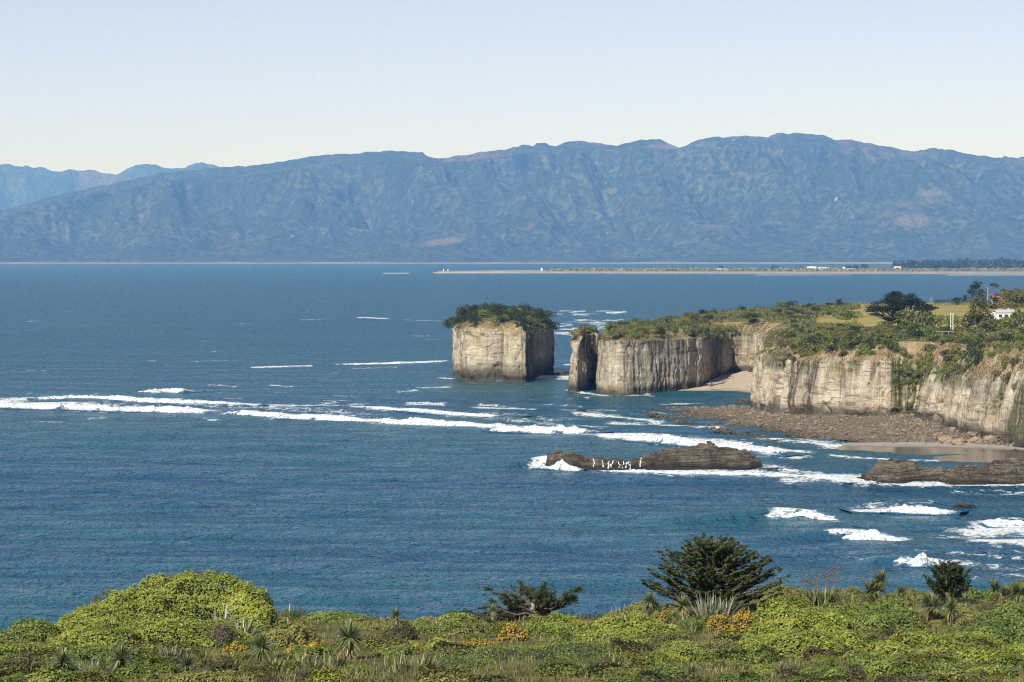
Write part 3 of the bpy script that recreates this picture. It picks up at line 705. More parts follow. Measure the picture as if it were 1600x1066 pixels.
outer = P3([(1002, 642, -.5), (1036, 652, -.5), (1080, 662, -.5), (1125, 668, -.4), (1165, 674, -.4), (1195, 678, -.4), (1220, 682, -.4), (1250, 685, -.3), (1290, 688, -.1), (1335, 690, .3), (1370, 693, .5), (1410, 692, .7), (1440, 692, .8), (1470, 692, .9), (1505, 692, 1.0), (1545, 694, 1.1), (1575, 696, 1.1), (1600, 697, 1.1), (1680, 700, 1.1), (1800, 708, 1.1)])
BV, bgo = ruled('boulder_beach', inner, outer, 26, BOULDER_GROUND, .45, label='bouldery shore at the foot of the pale cliff', nu=260)
SAND_GREY = sand_material('grey_sand', (.20, .175, .155), (.25, .22, .195), .06)
s_in = P3([(1240, 690, -.3), (1290, 691.5, .0), (1335, 692, .5), (1400, 691, .85), (1470, 691, 1.0), (1545, 693, 1.2), (1600, 696, 1.2), (1680, 699, 1.2), (1800, 707, 1.2)])
s_out = P3([(1245, 698, -.5), (1300, 704, -.5), (1350, 712, -.3), (1400, 718, -.2), (1470, 721, -.2), (1545, 723, -.2), (1600, 724, -.2), (1680, 726, -.5), (1800, 730, -.5)])
ruled('sand_beach', s_in, s_out, 24, SAND_GREY, .06, wetf=lambda t: sstep(.18, .36, t), label='grey sand beach with a wet shine')
SAND_PALE = sand_material('pale_sand', (.29, .245, .18), (.36, .31, .235), .3)
c_in = [(xd(p, d), d, z) for p, d, z in [(1020, 862, -.1), (1060, 868, .5), (1105, 894, 1.3), (1142, 948, 2.3), (1172, 946, 3.1), (1200, 905, 3.2), (1202, 830, 2.5)]]
c_out = P3([(1015, 617, -.5), (1050, 616, -.4), (1090, 617, -.4), (1120, 618, -.4), (1150, 618, -.3), (1175, 619, -.3), (1195, 627, -.3)])
CVV, _ = ruled('cove_beach', c_in, c_out, 24, SAND_PALE, .10, wetf=lambda t: sstep(.75, .9, t), label='pale sand in the cove below the headland')

# ================================================================== SETTING: foreground hillside
EDGE = [(-3000, 100), (-400, 108), (-60, 122), (60, 133), (150, 150), (300, 158), (430, 156), (520, 153), (650, 150), (800, 154), (900, 156), (960, 160), (1040, 163), (1200, 165), (1600, 167), (2400, 170), (4000, 170)]
def zfg(X, Y):
    X, Y = np.asarray(X, float), np.asarray(Y, float)
    D = np.maximum(Y, 1.0)
    z = 32.63 - .0765 * Y
    hill = 38.2 - .150 * np.abs(Y)
    z = np.maximum(z, hill)
    z = z + .30 * fbm(X * .12, Y * .12, 4, 3) * sstep(80, 100, Y)
    px = 800 + F * X / D
    right = sstep(950, 1250, px)
    z = z + right * np.clip(Y - 125, 0, 30) * .022            # the ground stays up on the right
    ed = np.interp(px, [e[0] for e in EDGE], [e[1] for e in EDGE]) + 1.5 * pn(X * .2, Y * .05)
    z = z - np.maximum(0, Y - ed) * 1.5
    return np.maximum(z, -3)
def Dg(px, py):
    """distance at which the sight line through a photo point meets the hillside"""
    Ds = np.arange(96, 190, .25); P = at_d(np.full(len(Ds), px), np.full(len(Ds), py), Ds)
    k = np.where(P[:, 2] <= zfg(P[:, 0], P[:, 1]))[0]
    return float(Ds[k[0]]) if len(k) else None
gx, gy = np.meshgrid(np.arange(-75, 75.1, 1.0), np.arange(-30, 205, 1.0))
def hill_material():
    m = M('hillside_ground', .95, .05)
    n1, n2 = m.noise(.25, 4), m.noise(2.2, 4, .65)
    c = m.mix(m.step(.4, .62, n1), (.075, .078, .026), (.14, .115, .05))
    m.color(m.mix(m.math('MULTIPLY', m.step(.5, .65, n2), .6), c, (.045, .04, .02)))
    m.normal(m.bump(n2, .2, .8))
    return m.m
obj('hillside', mesh('hillside', np.stack([gx, gy, zfg(gx, gy)], -1).reshape(-1, 3), grid_faces(*gx.shape), None, True, hill_material()), kind='structure', label='scrub covered hillside above the bay')

# ================================================================== reefs and loose rocks
def spill_material():
    m = M('spilling_water', .5, .3); m.color((.78, .81, .83))
    tr = m.n('BsdfTransparent')
    mx = m.n('MixShader', {0: m.step(.36, .60, m.noise(2.2, 3, .6, vec=m.scaled(m.geo, (1.0, .3, .35)))), 1: tr.outputs[0], 2: m.b.outputs[0]})
    m.t.links.new(mx.outputs[0], m.out.inputs['Surface']); return m.m
SPILL = spill_material()
def reef_material():
    m = M('reef_rock', .8, .3)
    z = m.n('SeparateXYZ', {0: m.geo}).outputs[2]
    lay = m.noise(1.0, 4, .6, vec=m.scaled(m.geo, (.16, .24, 1.7)), dist=1.2)
    g = m.noise(1.1, 5, .7); b = m.noise(.22, 4)
    c = m.mix(m.step(.35, .65, b), (.088, .072, .050), (.165, .138, .098))
    c = m.mix(m.math('MULTIPLY', m.step(.47, .57, lay), .85), c, (.038, .030, .020))
    c = m.mix(m.math('MULTIPLY', m.step(.5, .66, g), .4), c, (.23, .19, .125))
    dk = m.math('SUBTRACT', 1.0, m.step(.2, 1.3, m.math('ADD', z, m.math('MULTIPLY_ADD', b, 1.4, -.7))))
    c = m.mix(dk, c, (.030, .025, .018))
    fo = m.math('MULTIPLY', m.attr('foam'), m.step(.47, .60, m.noise(1.0, 3, .6, vec=m.scaled(m.geo, (2.4, .12, .10)), dist=.3)))
    m.color(m.mix(fo, c, (.8, .82, .83)))
    m.normal(m.bump(m.math('ADD', g, m.math('MULTIPLY', lay, 1.8)), 1.1, 1.0))
    return m.m
REEF = reef_material()
def reef(name, label, prof, D, depth, seed, dip=.06, foam_px=None, foot=None):
    """prof: (column, row of the skyline); the rock stands at distance D and is depth metres deep"""
    pr = np.array(prof, float)
    pxs = np.linspace(pr[0, 0], pr[-1, 0], 330)
    top = np.interp(pxs, pr[:, 0], pr[:, 1])
    X = xd(pxs, D)
    w = np.linspace(-1, 1, 72)
    end = np.clip(np.minimum(pxs - pr[0, 0], pr[-1, 0] - pxs) / 22, 0, 1) ** .5
    Xg, W = np.meshgrid(X, w)
    Yg = D + W * depth * (.25 + .75 * end)[None] * (1 + .25 * fbm(Xg * .12, seed, 0, 3))
    ztop = CAM_H + (HZ - top) / F * D
    q = np.abs(W) + .42 * fbm(Xg * .15, Yg * .15, seed, 4)
    shape = np.clip(1 - np.clip(q, 0, 1.2) ** np.where(W < 0, 3.6, 1.6), -.4, 1)
    Z = ztop[None] * (1.10 * shape) + 1.0 * fbm(Xg * .16, Yg * .3, seed + 2, 4) * (shape > .05)
    Z = Z + np.round(pn(Xg * .14 + seed, Yg * .22, seed) * 3 + .4 * pn(Xg * .6, Yg * .6, seed)) / 3 * .8 * (shape > .12) - .35 * (shape > .12)
    st = .55                                                   # bedding ledges that dip along the rock
    zz = (Z + dip * Xg + .04 * Yg) / st
    fr = zz - np.floor(zz)
    Zt = (np.floor(zz) + sstep(.55, .98, fr)) * st - dip * Xg - .04 * Yg
    Z = Z * .2 + Zt * .8 + .16 * fbm(Xg * .9, Yg * .9, seed, 4)
    Z = np.where(np.abs(W) > .985, -.8, Z)
    jt = -.7 * np.exp(-(pn(Xg * .11 + seed, Yg * .16, seed) / .035) ** 2) - .45 * np.exp(-(pn(Xg * .3, Yg * .25, seed + 4) / .03) ** 2)
    Z = np.where(Z > .2, np.maximum(Z + jt, .1), Z)
    fo = np.zeros_like(Z)
    if False: fo = ((800 + F * Xg / D > foam_px[0]) & (800 + F * Xg / D < foam_px[1]) & (W < -.35) & (Z < ztop[None] * .85)) * (.5 + fbm(Xg * .35, seed, 0, 2))
    c = (X.mean(), D)
    V = np.stack([Xg - c[0], Yg - c[1], Z], -1).reshape(-1, 3)
    o = obj(name, mesh(name, V, grid_faces(*Xg.shape), {'foam': fo.ravel()}, False, REEF), None, label, 'rock', loc=(c[0], c[1], 0))
    if foam_px:                                               # runnels of white water pouring off the ledge
        rw = np.random.default_rng(3); G = V.reshape(*Xg.shape, 3); j0, j1 = np.searchsorted(pxs, foam_px)
        A_, n_ = [], 0; Fw = []; fa = []
        for q in range(13):
            j = int(j0 + (j1 - j0) * np.clip(rw.beta(1.2, 1.2), .02, .98)); i1 = rw.integers(13, 27); wmax = rw.integers(1, 3)
            col = [i for i in range(i1, 1, -1) if G[i, j, 2] > -.2]; nn = len(col)
            jj = np.clip(j + np.round(np.cumsum(rw.normal(size=nn)) * .5).astype(int), 0, Xg.shape[1] - 12)
            wd = np.maximum(1, np.round(wmax * (np.arange(nn) / nn) ** 1.3 + rw.uniform(0, 1, nn) * .8)).astype(int)
            Lf = np.array([G[i, a] for i, a in zip(col, jj)]) + [0, -.10, .06]; Rt = np.array([G[i, a + w_] for i, a, w_ in zip(col, jj, wd)]) + [0, -.10, .06]
            P = np.empty((2 * nn, 3)); P[0::2], P[1::2] = Lf, Rt
            A_.append(P); Fw.append(np.array([[2 * t, 2 * t + 1, 2 * t + 3, 2 * t + 2] for t in range(nn - 1)]) + n_); n_ += len(P); fa.append(np.full(len(P), 1.5))
        obj('cascade', mesh('cascade', np.concatenate(A_), np.concatenate(Fw), None, True, SPILL), o, kind='stuff', label='white water pouring over the reef')
    return o
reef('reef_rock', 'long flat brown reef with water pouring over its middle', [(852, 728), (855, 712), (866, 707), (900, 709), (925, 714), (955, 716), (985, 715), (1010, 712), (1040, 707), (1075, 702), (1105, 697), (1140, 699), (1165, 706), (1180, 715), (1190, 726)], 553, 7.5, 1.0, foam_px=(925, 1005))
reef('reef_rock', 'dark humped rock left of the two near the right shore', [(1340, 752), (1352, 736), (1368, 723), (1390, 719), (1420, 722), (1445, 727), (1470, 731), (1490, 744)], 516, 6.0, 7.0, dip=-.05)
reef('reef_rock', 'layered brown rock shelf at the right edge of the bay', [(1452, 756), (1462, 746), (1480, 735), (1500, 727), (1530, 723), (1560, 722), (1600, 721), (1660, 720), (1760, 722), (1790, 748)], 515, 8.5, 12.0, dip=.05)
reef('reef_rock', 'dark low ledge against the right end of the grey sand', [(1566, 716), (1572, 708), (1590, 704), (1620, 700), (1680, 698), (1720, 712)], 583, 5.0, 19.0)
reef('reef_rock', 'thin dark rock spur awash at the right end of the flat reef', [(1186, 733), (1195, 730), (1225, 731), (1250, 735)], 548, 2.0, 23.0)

def boulder_me(rng, V0=ICO_V, F0=ICO_F):
    V = V0 * rng.uniform(.6, 1.2, 3) * (1 + .22 * rng.normal(size=(len(V0), 1)).clip(-1.3, 1.3))
    return V
def rocks(name, pts, sizes, mat, label, rng, parent=None):
    Vs, Fs = [], []
    for i, (p, s) in enumerate(zip(pts, sizes)):
        V = boulder_me(rng) * s
        a = rng.uniform(0, 6.28); R = np.array([[math.cos(a), -math.sin(a), 0], [math.sin(a), math.cos(a), 0], [0, 0, 1]])
        Vs.append(V @ R.T * [1, 1, .75] + p); Fs.append(ICO_F + 12 * i)
    return obj(name, mesh(name, np.concatenate(Vs), np.concatenate(Fs), None, False, mat), parent, label, kind='stuff')
def stone_material():
    m = M('shore_stone', .85, .25)
    z = m.n('SeparateXYZ', {0: m.geo}).outputs[2]
    c = m.mix(m.step(.35, .65, m.noise(.9, 3)), (.088, .070, .048), (.195, .160, .115))
    c = m.mix(m.math('MULTIPLY', m.step(.56, .62, m.noise(.45, 2)), .8), c, (.11, .085, .062))
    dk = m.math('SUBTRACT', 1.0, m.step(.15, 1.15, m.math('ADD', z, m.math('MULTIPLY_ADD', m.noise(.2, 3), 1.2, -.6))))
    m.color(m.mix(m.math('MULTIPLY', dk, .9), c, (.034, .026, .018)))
    return m.m
STONE = stone_material()
rg = np.random.default_rng(21)
nb_ = 5000
r_, c_ = rg.integers(0, BV.shape[0], nb_), rg.integers(0, BV.shape[1], nb_)
bp = BV[r_, c_] + rg.normal(size=(nb_, 3)) * [.6, 1.2, 0]
sz = rg.lognormal(-1.45, .55, nb_).clip(.1, 1.2)
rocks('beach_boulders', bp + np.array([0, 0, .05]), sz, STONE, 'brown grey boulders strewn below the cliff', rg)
sg = []
for k in range(170):                                          # a dark fringe of stones awash off the point
    u = rg.uniform(0, 1); q = rg.normal() * 2.5
    sg.append(on_z(1000 + 230 * u, 641 + 50 * u ** .9 + q * .8 + 2, .05))
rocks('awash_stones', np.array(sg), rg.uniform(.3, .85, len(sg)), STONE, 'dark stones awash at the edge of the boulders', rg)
sg = [on_z(rg.uniform(1150, 1178), rg.uniform(625, 631), .1) for k in range(40)]
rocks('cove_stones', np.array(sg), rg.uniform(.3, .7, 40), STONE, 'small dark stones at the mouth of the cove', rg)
sg = [on_z(rg.uniform(855, 900), rg.uniform(583.5, 585.5), .2) for k in range(60)]
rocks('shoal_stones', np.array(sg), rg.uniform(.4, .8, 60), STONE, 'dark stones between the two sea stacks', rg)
def single_rock(px, py, s, label, mat=REEF, name='rock', z=.1, sc=(1.6, 1, .6)):
    rr = np.random.default_rng(int(px)); n_ = 1 + .35 * fbm(ICO3_V[:, 0] * 1.6 + px, ICO3_V[:, 1] * 1.6, ICO3_V[:, 2] * 1.6, 3)
    V = ICO3_V * n_[:, None] * s * np.array(sc)
    return obj(name, mesh(name, V, ICO3_F, {'foam': np.zeros(len(V))}, False, mat), None, label, 'rock', loc=on_z(px, py, z))
single_rock(1507, 792, 1.0, 'small dark rock awash right of the broad breaker')
single_rock(909, 643, .9, 'tiny dark rock awash in front of the rock pillar')
for px_, py_, s_, l_ in [(1478, 690, 1.3, 'rounded brown boulder at the middle of the cliff foot'), (1548, 690, 1.5, 'tawny boulder against the cliff foot near the right edge'), (1590, 690, 2.4, 'large tawny boulder at the right edge of the beach'), (1525, 691, 1.1, 'squat tawny boulder between two larger ones at the cliff foot'), (1497, 692, 1.0, 'low brown boulder on the edge of the grey sand')]:
    single_rock(px_, py_, s_, l_, plain('tawny_rock', (.20, .15, .095), .9, .4, 1.2), 'boulder', 1.3, (1.3, 1, .9))
# drift log with its root plate in the cove
P = on_z(1112, 604, 1.2)
log = obj('drift_log', None, None, 'bleached drift tree with root plate on the cove sand', 'log', loc=P)
a_ = Acc(); a_.add(*tube([(0, 0, .6), (2.5, 1.5, 1.0), (5.0, 2.5, 1.9)], [.55, .4, .22])); obj('trunk', a_.mesh('log_trunk', BARK_GREY), log)
rr = np.random.default_rng(5); a_ = Acc()
for k in range(12):
    d = unit(rr.normal(size=3) * [.5, 1, 1]); a_.add(*tube([(-.1, 0, .7), np.array([-.3, 0, .8]) + d * .7, np.array([-.5, 0, .8]) + d * 1.25], [.22, .14, .05], 5))
obj('root_plate', a_.mesh('log_roots', plain('root', (.30, .21, .17), .9, .3)), log)
a_ = Acc()
for k in range(4): a_.add(*tube([(2.5 + k * .6, 1.4, 1.0), (2.9 + k * .7, 1.2, 2.0 + .2 * k)], [.1, .03], 5))
obj('branch', a_.mesh('log_branches', BARK_GREY), log)

# ================================================================== plants: builders
def lobes_leaves(lobes, dens, L, W, rng, lump=.16, lumpf=1.1, depth=.22, up=.35, mint=0.0):
    """leaves over the union of half ellipsoids (x, y, z, rx, ry, rz), local coordinates"""
    a = Acc(); lobes = np.asarray(lobes, float)
    for i, (cx, cy, cz, rx, ry, rz) in enumerate(lobes):
        area = 2.6 * math.pi * ((rx * ry) ** 1.6 / 3 + (rx * rz) ** 1.6 / 3 + (ry * rz) ** 1.6 / 3) ** (1 / 1.6)
        n = int(area * dens)
        d = unit(rng.normal(size=(n, 3))); d[:, 2] = np.where(d[:, 2] < -.25, -d[:, 2], d[:, 2])
        k = 1 + lump * fbm(d[:, 0] * lumpf * rx + cx + 3, d[:, 1] * lumpf * ry + cy, d[:, 2] * lumpf * rz + cz, 3) * 2
        Ns = unit(d / np.array([rx, ry, rz]))
        P = np.array([cx, cy, cz]) + d * np.array([rx, ry, rz]) * k[:, None] - Ns * (rng.random((n, 1)) ** 2 * depth)
        ok = np.ones(n, bool)
        for j, (ex, ey, ez, qx, qy, qz) in enumerate(lobes):
            if j != i: ok &= (((P - [ex, ey, ez]) / [qx, qy, qz]) ** 2).sum(1) > .72
        P, Ns, kk = P[ok], Ns[ok], k[ok]
        n = len(P)
        if n == 0: continue
        N = Ns * .8 + np.array([-.08, -.28, up]) + rng.normal(size=(n, 3)) * .48
        V, Fq = leaf_quads(P, N, L, W, rng)
        patch = .5 + .55 * fbm(P[:, 0] * .9 + i * 5, P[:, 1] * .9, P[:, 2] * .9, 2)
        a.add(V, Fq, np.clip(.25 + .5 * patch * rng.random(n) + .25 * rng.random(n) ** 2 + mint, 0, 1))
    return a
def core(lobe, k=.86):
    cx, cy, cz, rx, ry, rz = lobe
    d = ICO2_V * (1 + .10 * fbm(ICO2_V[:, 0] * 2 + cx, ICO2_V[:, 1] * 2, ICO2_V[:, 2] * 2, 2))[:, None]
    return mesh('branches', np.array([cx, cy, cz]) + d * np.array([rx, ry, rz]) * k, ICO2_F, None, True, BARK_DARK)
def rosette(rng, n, L, W, zmin=-.35, droop=.25):
    d = unit(rng.normal(size=(n * 3, 3))); d = d[d[:, 2] > zmin][:n]
    ln = L * rng.uniform(.75, 1.1, len(d))
    return blades(d * .05, d + np.array([0, 0, .15]), ln, W * rng.uniform(.8, 1.2, len(d)), droop * (1.1 - d[:, 2]) * rng.uniform(.5, 1.3, len(d)), 3)
def far_shrub_mesh(seed, n, mat, kind='round', leaf=.26):
    rng = np.random.default_rng(seed)
    a = Acc()
    lob = [(rng.normal() * .45, rng.normal() * .45, .45 + rng.random() * .35, .38 + .3 * rng.random(), .38 + .3 * rng.random(), .32 + .28 * rng.random()) for k in range(6)] + [(0, 0, .35, .8, .8, .55)]
    for cx, cy, cz, rx, ry, rz in lob:
        m_ = n // len(lob); d = unit(rng.normal(size=(m_, 3))); d[:, 2] = np.where(d[:, 2] < -.5, -d[:, 2], d[:, 2])
        P = np.array([cx, cy, cz]) + d * [rx, ry, rz] * (.55 + .5 * rng.random((m_, 1)) ** .5)
        if kind == 'spiky':
            V, Fq = blades(P * .8, d * [1, 1, .6] + [0, 0, .9], .42 * rng.uniform(.6, 1.3, m_), .10, .3, 2)
            a.add(V, Fq, np.repeat(np.clip(rng.normal(.5, .25, m_), 0, 1), 2))
        else:
            V, Fq = leaf_quads(P, d + [0, 0, .4] + rng.normal(size=(m_, 3)) * .5, leaf, leaf * .75, rng)
            a.add(V, Fq, np.clip(rng.normal(.45, .22, m_), 0, 1))
    return a.mesh('shrub_leaves', mat)
# ---------------------------------------------------------------- shrubs on the headland, the stacks and the cliff
rng = np.random.default_rng(11)
PROTO = {
    'scrub': [far_shrub_mesh(100 + i, 900, LEAF_SCRUB, leaf=.17) for i in range(4)],
    'spiky': [far_shrub_mesh(120 + i, 300, LEAF_FLAX, 'spiky') for i in range(3)],
    'dark': [far_shrub_mesh(140 + i, 1100, LEAF_DARK, leaf=.15) for i in range(4)],
    'green': [far_shrub_mesh(160 + i, 1000, LEAF_GREEN, leaf=.15) for i in range(4)],
    'olive': [far_shrub_mesh(180 + i, 900, LEAF_OLIVE, leaf=.17) for i in range(3)],
    'brown': [far_shrub_mesh(190 + i, 800, LEAF_BROWN, leaf=.17) for i in range(2)],
}
SHRUB_NAME = {'scrub': 'scrub_bush', 'spiky': 'flax_clump', 'dark': 'evergreen_shrub', 'green': 'green_shrub', 'olive': 'olive_shrub', 'brown': 'dry_shrub'}
def plant(kind, P, r, h, label, group, cat='shrub'):
    o = obj(SHRUB_NAME[kind], PROTO[kind][rng.integers(len(PROTO[kind]))], None, label, cat, group, loc=P, rz=rng.uniform(0, 6.28), scale=(r, r * rng.uniform(.85, 1.15), h))
    return o
def plat(px, py):
    D = 900.0
    for _ in range(12):
        D = (CAM_H - zplat(xd(px, D), D)) * F / (py - HZ)
    return np.array([xd(px, D), D, float(zplat(xd(px, D), D))])
# scrub over the left part of the plateau and along the cliff top
ringp = ring2
cnt = 0
lab = {'scrub': 'low grey green scrub bush on top of the headland', 'spiky': 'spiky flax clump in the scrub on top of the headland', 'green': 'green bush in the scrub on top of the headland', 'olive': 'olive bush in the scrub on top of the headland', 'dark': 'dark evergreen bush in the scrub on top of the headland'}
placed = []
def head_zone(px, py):
    if px < 1030: return 'near the left tip of the headland'
    if px < 1105: return 'above the grey wall left of the cove'
    if px < 1180: return 'above the cove beach'
    if px < 1290: return 'left of the field, behind the cliff corner' if py < 505 else 'on the cliff top at the left corner of the pale cliff'
    if px < 1365: return 'at the left end of the field' if py < 505 else 'on the cliff top left of the wide cypress'
    if px < 1440: return 'on the cliff top at the foot of the wide cypress'
    if px < 1500: return 'on the cliff top around the two white posts'
    if px < 1555: return 'on the cliff top by the bushy cabbage trees'
    return 'on the cliff top below the white house'
HEAD_KIND = {'scrub': 'grey green scrub bush', 'spiky': 'spiky flax clump', 'green': 'green bush', 'olive': 'olive bush', 'dark': 'dark evergreen bush', 'brown': 'dry brown bush'}
def try_plat(px, py, kinds, rr, hh, need=1.0):
    P = plat(px, py)
    if not inside(P[None, :2], ringp)[0]: return False
    k = kinds[rng.integers(len(kinds))]
    r = rng.uniform(*rr)
    plant(k, P - [0, 0, .2], r, r * rng.uniform(*hh), HEAD_KIND[k] + ' ' + head_zone(px, py), HEAD_KIND[k] + ' group ' + head_zone(px, py))
    placed.append(P); return True
n_ok = 0
while n_ok < 175:
    px_ = rng.uniform(940, 1330); lo = np.interp(px_, [940, 1010, 1200, 1260, 1330], [512, 492, 482, 478, 476]); hi = np.interp(px_, [940, 1100, 1200, 1260, 1330], [524, 520, 524, 500, 488])
    n_ok += try_plat(px_, rng.uniform(lo, hi), ['scrub', 'scrub', 'spiky', 'olive', 'green', 'scrub', 'dark'], (.8, 1.9), (.6, 1.0))
n_ok = 0
while n_ok < 125:                                             # belt along the main cliff top
    px_ = rng.uniform(1190, 1620); hi = np.interp(px_, [1190, 1280, 1400, 1500, 1620], [530, 536, 533, 538, 534]); lo = np.interp(px_, [1190, 1300, 1400, 1450, 1620], [508, 514, 517, 519, 524])
    n_ok += try_plat(px_, rng.uniform(lo, hi), ['scrub', 'scrub', 'green', 'spiky', 'olive', 'dark', 'scrub'], (.9, 2.1), (.7, 1.2))
for px_, py_, k, r, h in [(1330, 505, 'green', 3.0, 3.2), (1318, 500, 'scrub', 2.6, 2.6), (1235, 480, 'dark', 2.2, 2.4), (1222, 481, 'green', 2.2, 2.2), (1312, 480, 'dark', 1.6, 2.8), (1275, 487, 'dark', 2.2, 1.8), (1255, 495, 'dark', 3.0, 1.5), (1240, 496, 'dark', 2.6, 1.5), (1175, 498, 'dark', 2.6, 1.8),
                          (1432, 517, 'scrub', 3.4, 5.0), (1444, 522, 'scrub', 3.0, 4.4), (1424, 526, 'scrub', 2.8, 3.8), (1452, 505, 'dark', 2.6, 2.2), (1466, 507, 'green', 2.4, 2.6), (1489, 514, 'green', 2.2, 3.6), (1478, 520, 'dark', 1.4, 1.6), (1565, 517, 'green', 3.4, 3.4), (1552, 518, 'dark', 2.6, 3.2), (1584, 517, 'green', 3.2, 3.4), (1598, 522, 'scrub', 3.0, 5.2), (1405, 516, 'olive', 1.8, 1.8), (1385, 512, 'green', 2.0, 1.8)]:
    P = plat(px_, py_); plant(k, P - [0, 0, .25], r, h, 'larger ' + HEAD_KIND[k] + ' ' + head_zone(px_, py_), 'larger ' + HEAD_KIND[k] + ' group ' + head_zone(px_, py_))
# shrubs hanging on the upper cliff
HP, HQ = proj(HV); vis_cols = HP > 1174
def on_cliff(px, py):
    d = np.where((HP > 930), (HP - px) ** 2 + (HQ - py) ** 2 + .002 * (HV[..., 1] - 560) ** 1, 1e9)
    return HV.reshape(-1, 3)[d.argmin()]
def cliff_patch(n, x0, x1, y0, y1, kinds, rr, label, group):
    for _ in range(n):
        k = kinds[rng.integers(len(kinds))]; r = rng.uniform(*rr)
        P = on_cliff(rng.uniform(x0, x1), rng.uniform(y0, y1))
        plant(k, P - [0, -.3, .5 * r], r, r * rng.uniform(.9, 1.5), label.replace('#', {'dark': 'dark green', 'green': 'green', 'olive': 'olive', 'scrub': 'grey green', 'brown': 'dry brown'}[k]), group + ' ' + k)
cliff_patch(10, 1186, 1216, 540, 562, ['green', 'green', 'olive'], (.8, 1.5), '# shrub clinging to the left corner of the pale cliff', 'shrubs at the cliff corner')
cliff_patch(10, 1272, 1292, 526, 558, ['dark', 'green'], (1.1, 2.0), '# shrub in the narrow column on the upper cliff', 'shrubs in the cliff column')
cliff_patch(28, 1304, 1366, 520, 558, ['dark', 'dark', 'green', 'scrub'], (1.0, 1.9), '# shrub in the sloping thicket on the upper cliff', 'shrubs in the sloping thicket')
cliff_patch(26, 1394, 1442, 545, 605, ['green', 'olive', 'olive', 'olive'], (.7, 1.4), '# shrub in the green gully down the cliff', 'shrubs in the cliff gully')
cliff_patch(14, 1400, 1436, 590, 645, ['olive', 'brown', 'olive'], (.5, 1.0), '# shrub hanging low in the green gully', 'low shrubs in the cliff gully')
cliff_patch(40, 1438, 1526, 545, 588, ['green', 'olive', 'olive', 'scrub', 'green', 'dark'], (.8, 1.6), '# shrub on the cliff slope right of the green gully', 'shrubs right of the gully')
cliff_patch(16, 1364, 1400, 520, 550, ['green', 'olive', 'scrub', 'dark'], (.8, 1.5), '# shrub on the rim between the thicket and the gully', 'shrubs between thicket and gully')
cliff_patch(14, 1535, 1604, 536, 560, ['olive', 'scrub', 'green'], (.6, 1.1), '# shrub on the tawny rim near the right edge', 'shrubs on the right rim')
cliff_patch(10, 1515, 1540, 536, 566, ['dark'], (.9, 1.6), '# shrub above the dark stain on the right of the cliff', 'shrubs above the dark stain')
cliff_patch(16, 1556, 1604, 560, 640, ['olive', 'green', 'brown'], (.6, 1.2), '# shrub on the cliff at the right edge', 'shrubs at the right edge of the cliff')
cliff_patch(22, 1220, 1275, 532, 566, ['scrub', 'olive', 'brown'], (.8, 1.6), '# shrub on the tawny upper slope of the cliff', 'shrubs on the tawny slope')
cliff_patch(60, 944, 1145, 514, 530, ['olive', 'scrub', 'green', 'dark'], (.9, 1.7), '# shrub on the ledge along the headland rim', 'shrubs along the headland rim')
# sea stack crown
e1 = SV1[-1]
def on_stack(e, ce, a, f, dome):
    k = int(a * len(e)) % len(e); q = e[k] * f + ce * (1 - f); q[2] += dome * math.sin((1 - f) * math.pi / 2); return q
for i in range(64):
    f = math.sqrt(rng.uniform(.02, 1.12)); P = on_stack(e1, SC1, rng.random(), f, 2.6)
    cx_, cy_ = proj(P); front = (cy_ > 503) and 740 < cx_ < 812
    k = ['olive', 'brown', 'green'][rng.integers(3)] if front else ['dark', 'dark', 'green', 'dark'][rng.integers(4)]
    r = rng.uniform(.8, 1.3) if front else rng.uniform(1.6, 2.7)
    plant(k, P - [0, 0, .4], r, r * (rng.uniform(.5, .8) if front else rng.uniform(.8, 1.15)), {'dark': 'dark evergreen shrub in the crown of the broad sea stack', 'green': 'green shrub in the crown of the broad sea stack', 'olive': 'low olive tuft on the rim of the broad sea stack', 'brown': 'dry brown tuft on the rim of the broad sea stack'}[k], {'dark': 'evergreens on the sea stack', 'green': 'green shrubs on the sea stack', 'olive': 'olive tufts on the sea stack', 'brown': 'dry tufts on the sea stack'}[k])
for px_, D_, z_, r, h in [(702, 965, 15.6, 2.0, 2.8), (708, 950, 16.4, 2.4, 3.0), (714, 945, 17.8, 2.6, 2.6), (722, 950, 19.5, 2.6, 3.0), (738, 955, 20.2, 2.6, 3.2), (815, 926, 15.4, 2.4, 2.8), (823, 927, 14.4, 2.4, 3.0), (832, 936, 13.8, 2.6, 3.4), (841, 948, 14.8, 2.8, 3.4), (850, 962, 15.6, 3.0, 3.4), (860, 980, 15.0, 2.4, 2.8), (867, 985, 14.6, 1.3, 1.4), (840, 955, 18.8, 2.8, 3.2), (852, 970, 18.6, 2.6, 2.8), (812, 930, 17.8, 2.4, 2.4), (760, 965, 20.6, 2.2, 3.2), (778, 965, 20.8, 2.4, 3.0)]:
    plant('dark', (xd(px_, D_), D_, z_), r, h, f'dark evergreen shrub overhanging the {"left edge" if px_ < 760 else "right shoulder"} of the broad sea stack', 'overhanging evergreens ' + ('left' if px_ < 760 else 'right'))
for i in range(12):
    P = on_stack(SV2[-1], SC2, rng.random(), math.sqrt(rng.uniform(.05, 1.0)), 1.2); k = ['olive', 'green', 'olive'][rng.integers(3)]; r = rng.uniform(.8, 1.4)
    plant(k, P - [0, 0, .3], r, r * .9, {'olive': 'olive bush capping the narrow rock pillar', 'green': 'green bush capping the narrow rock pillar'}[k], 'bushes on the rock pillar ' + k)
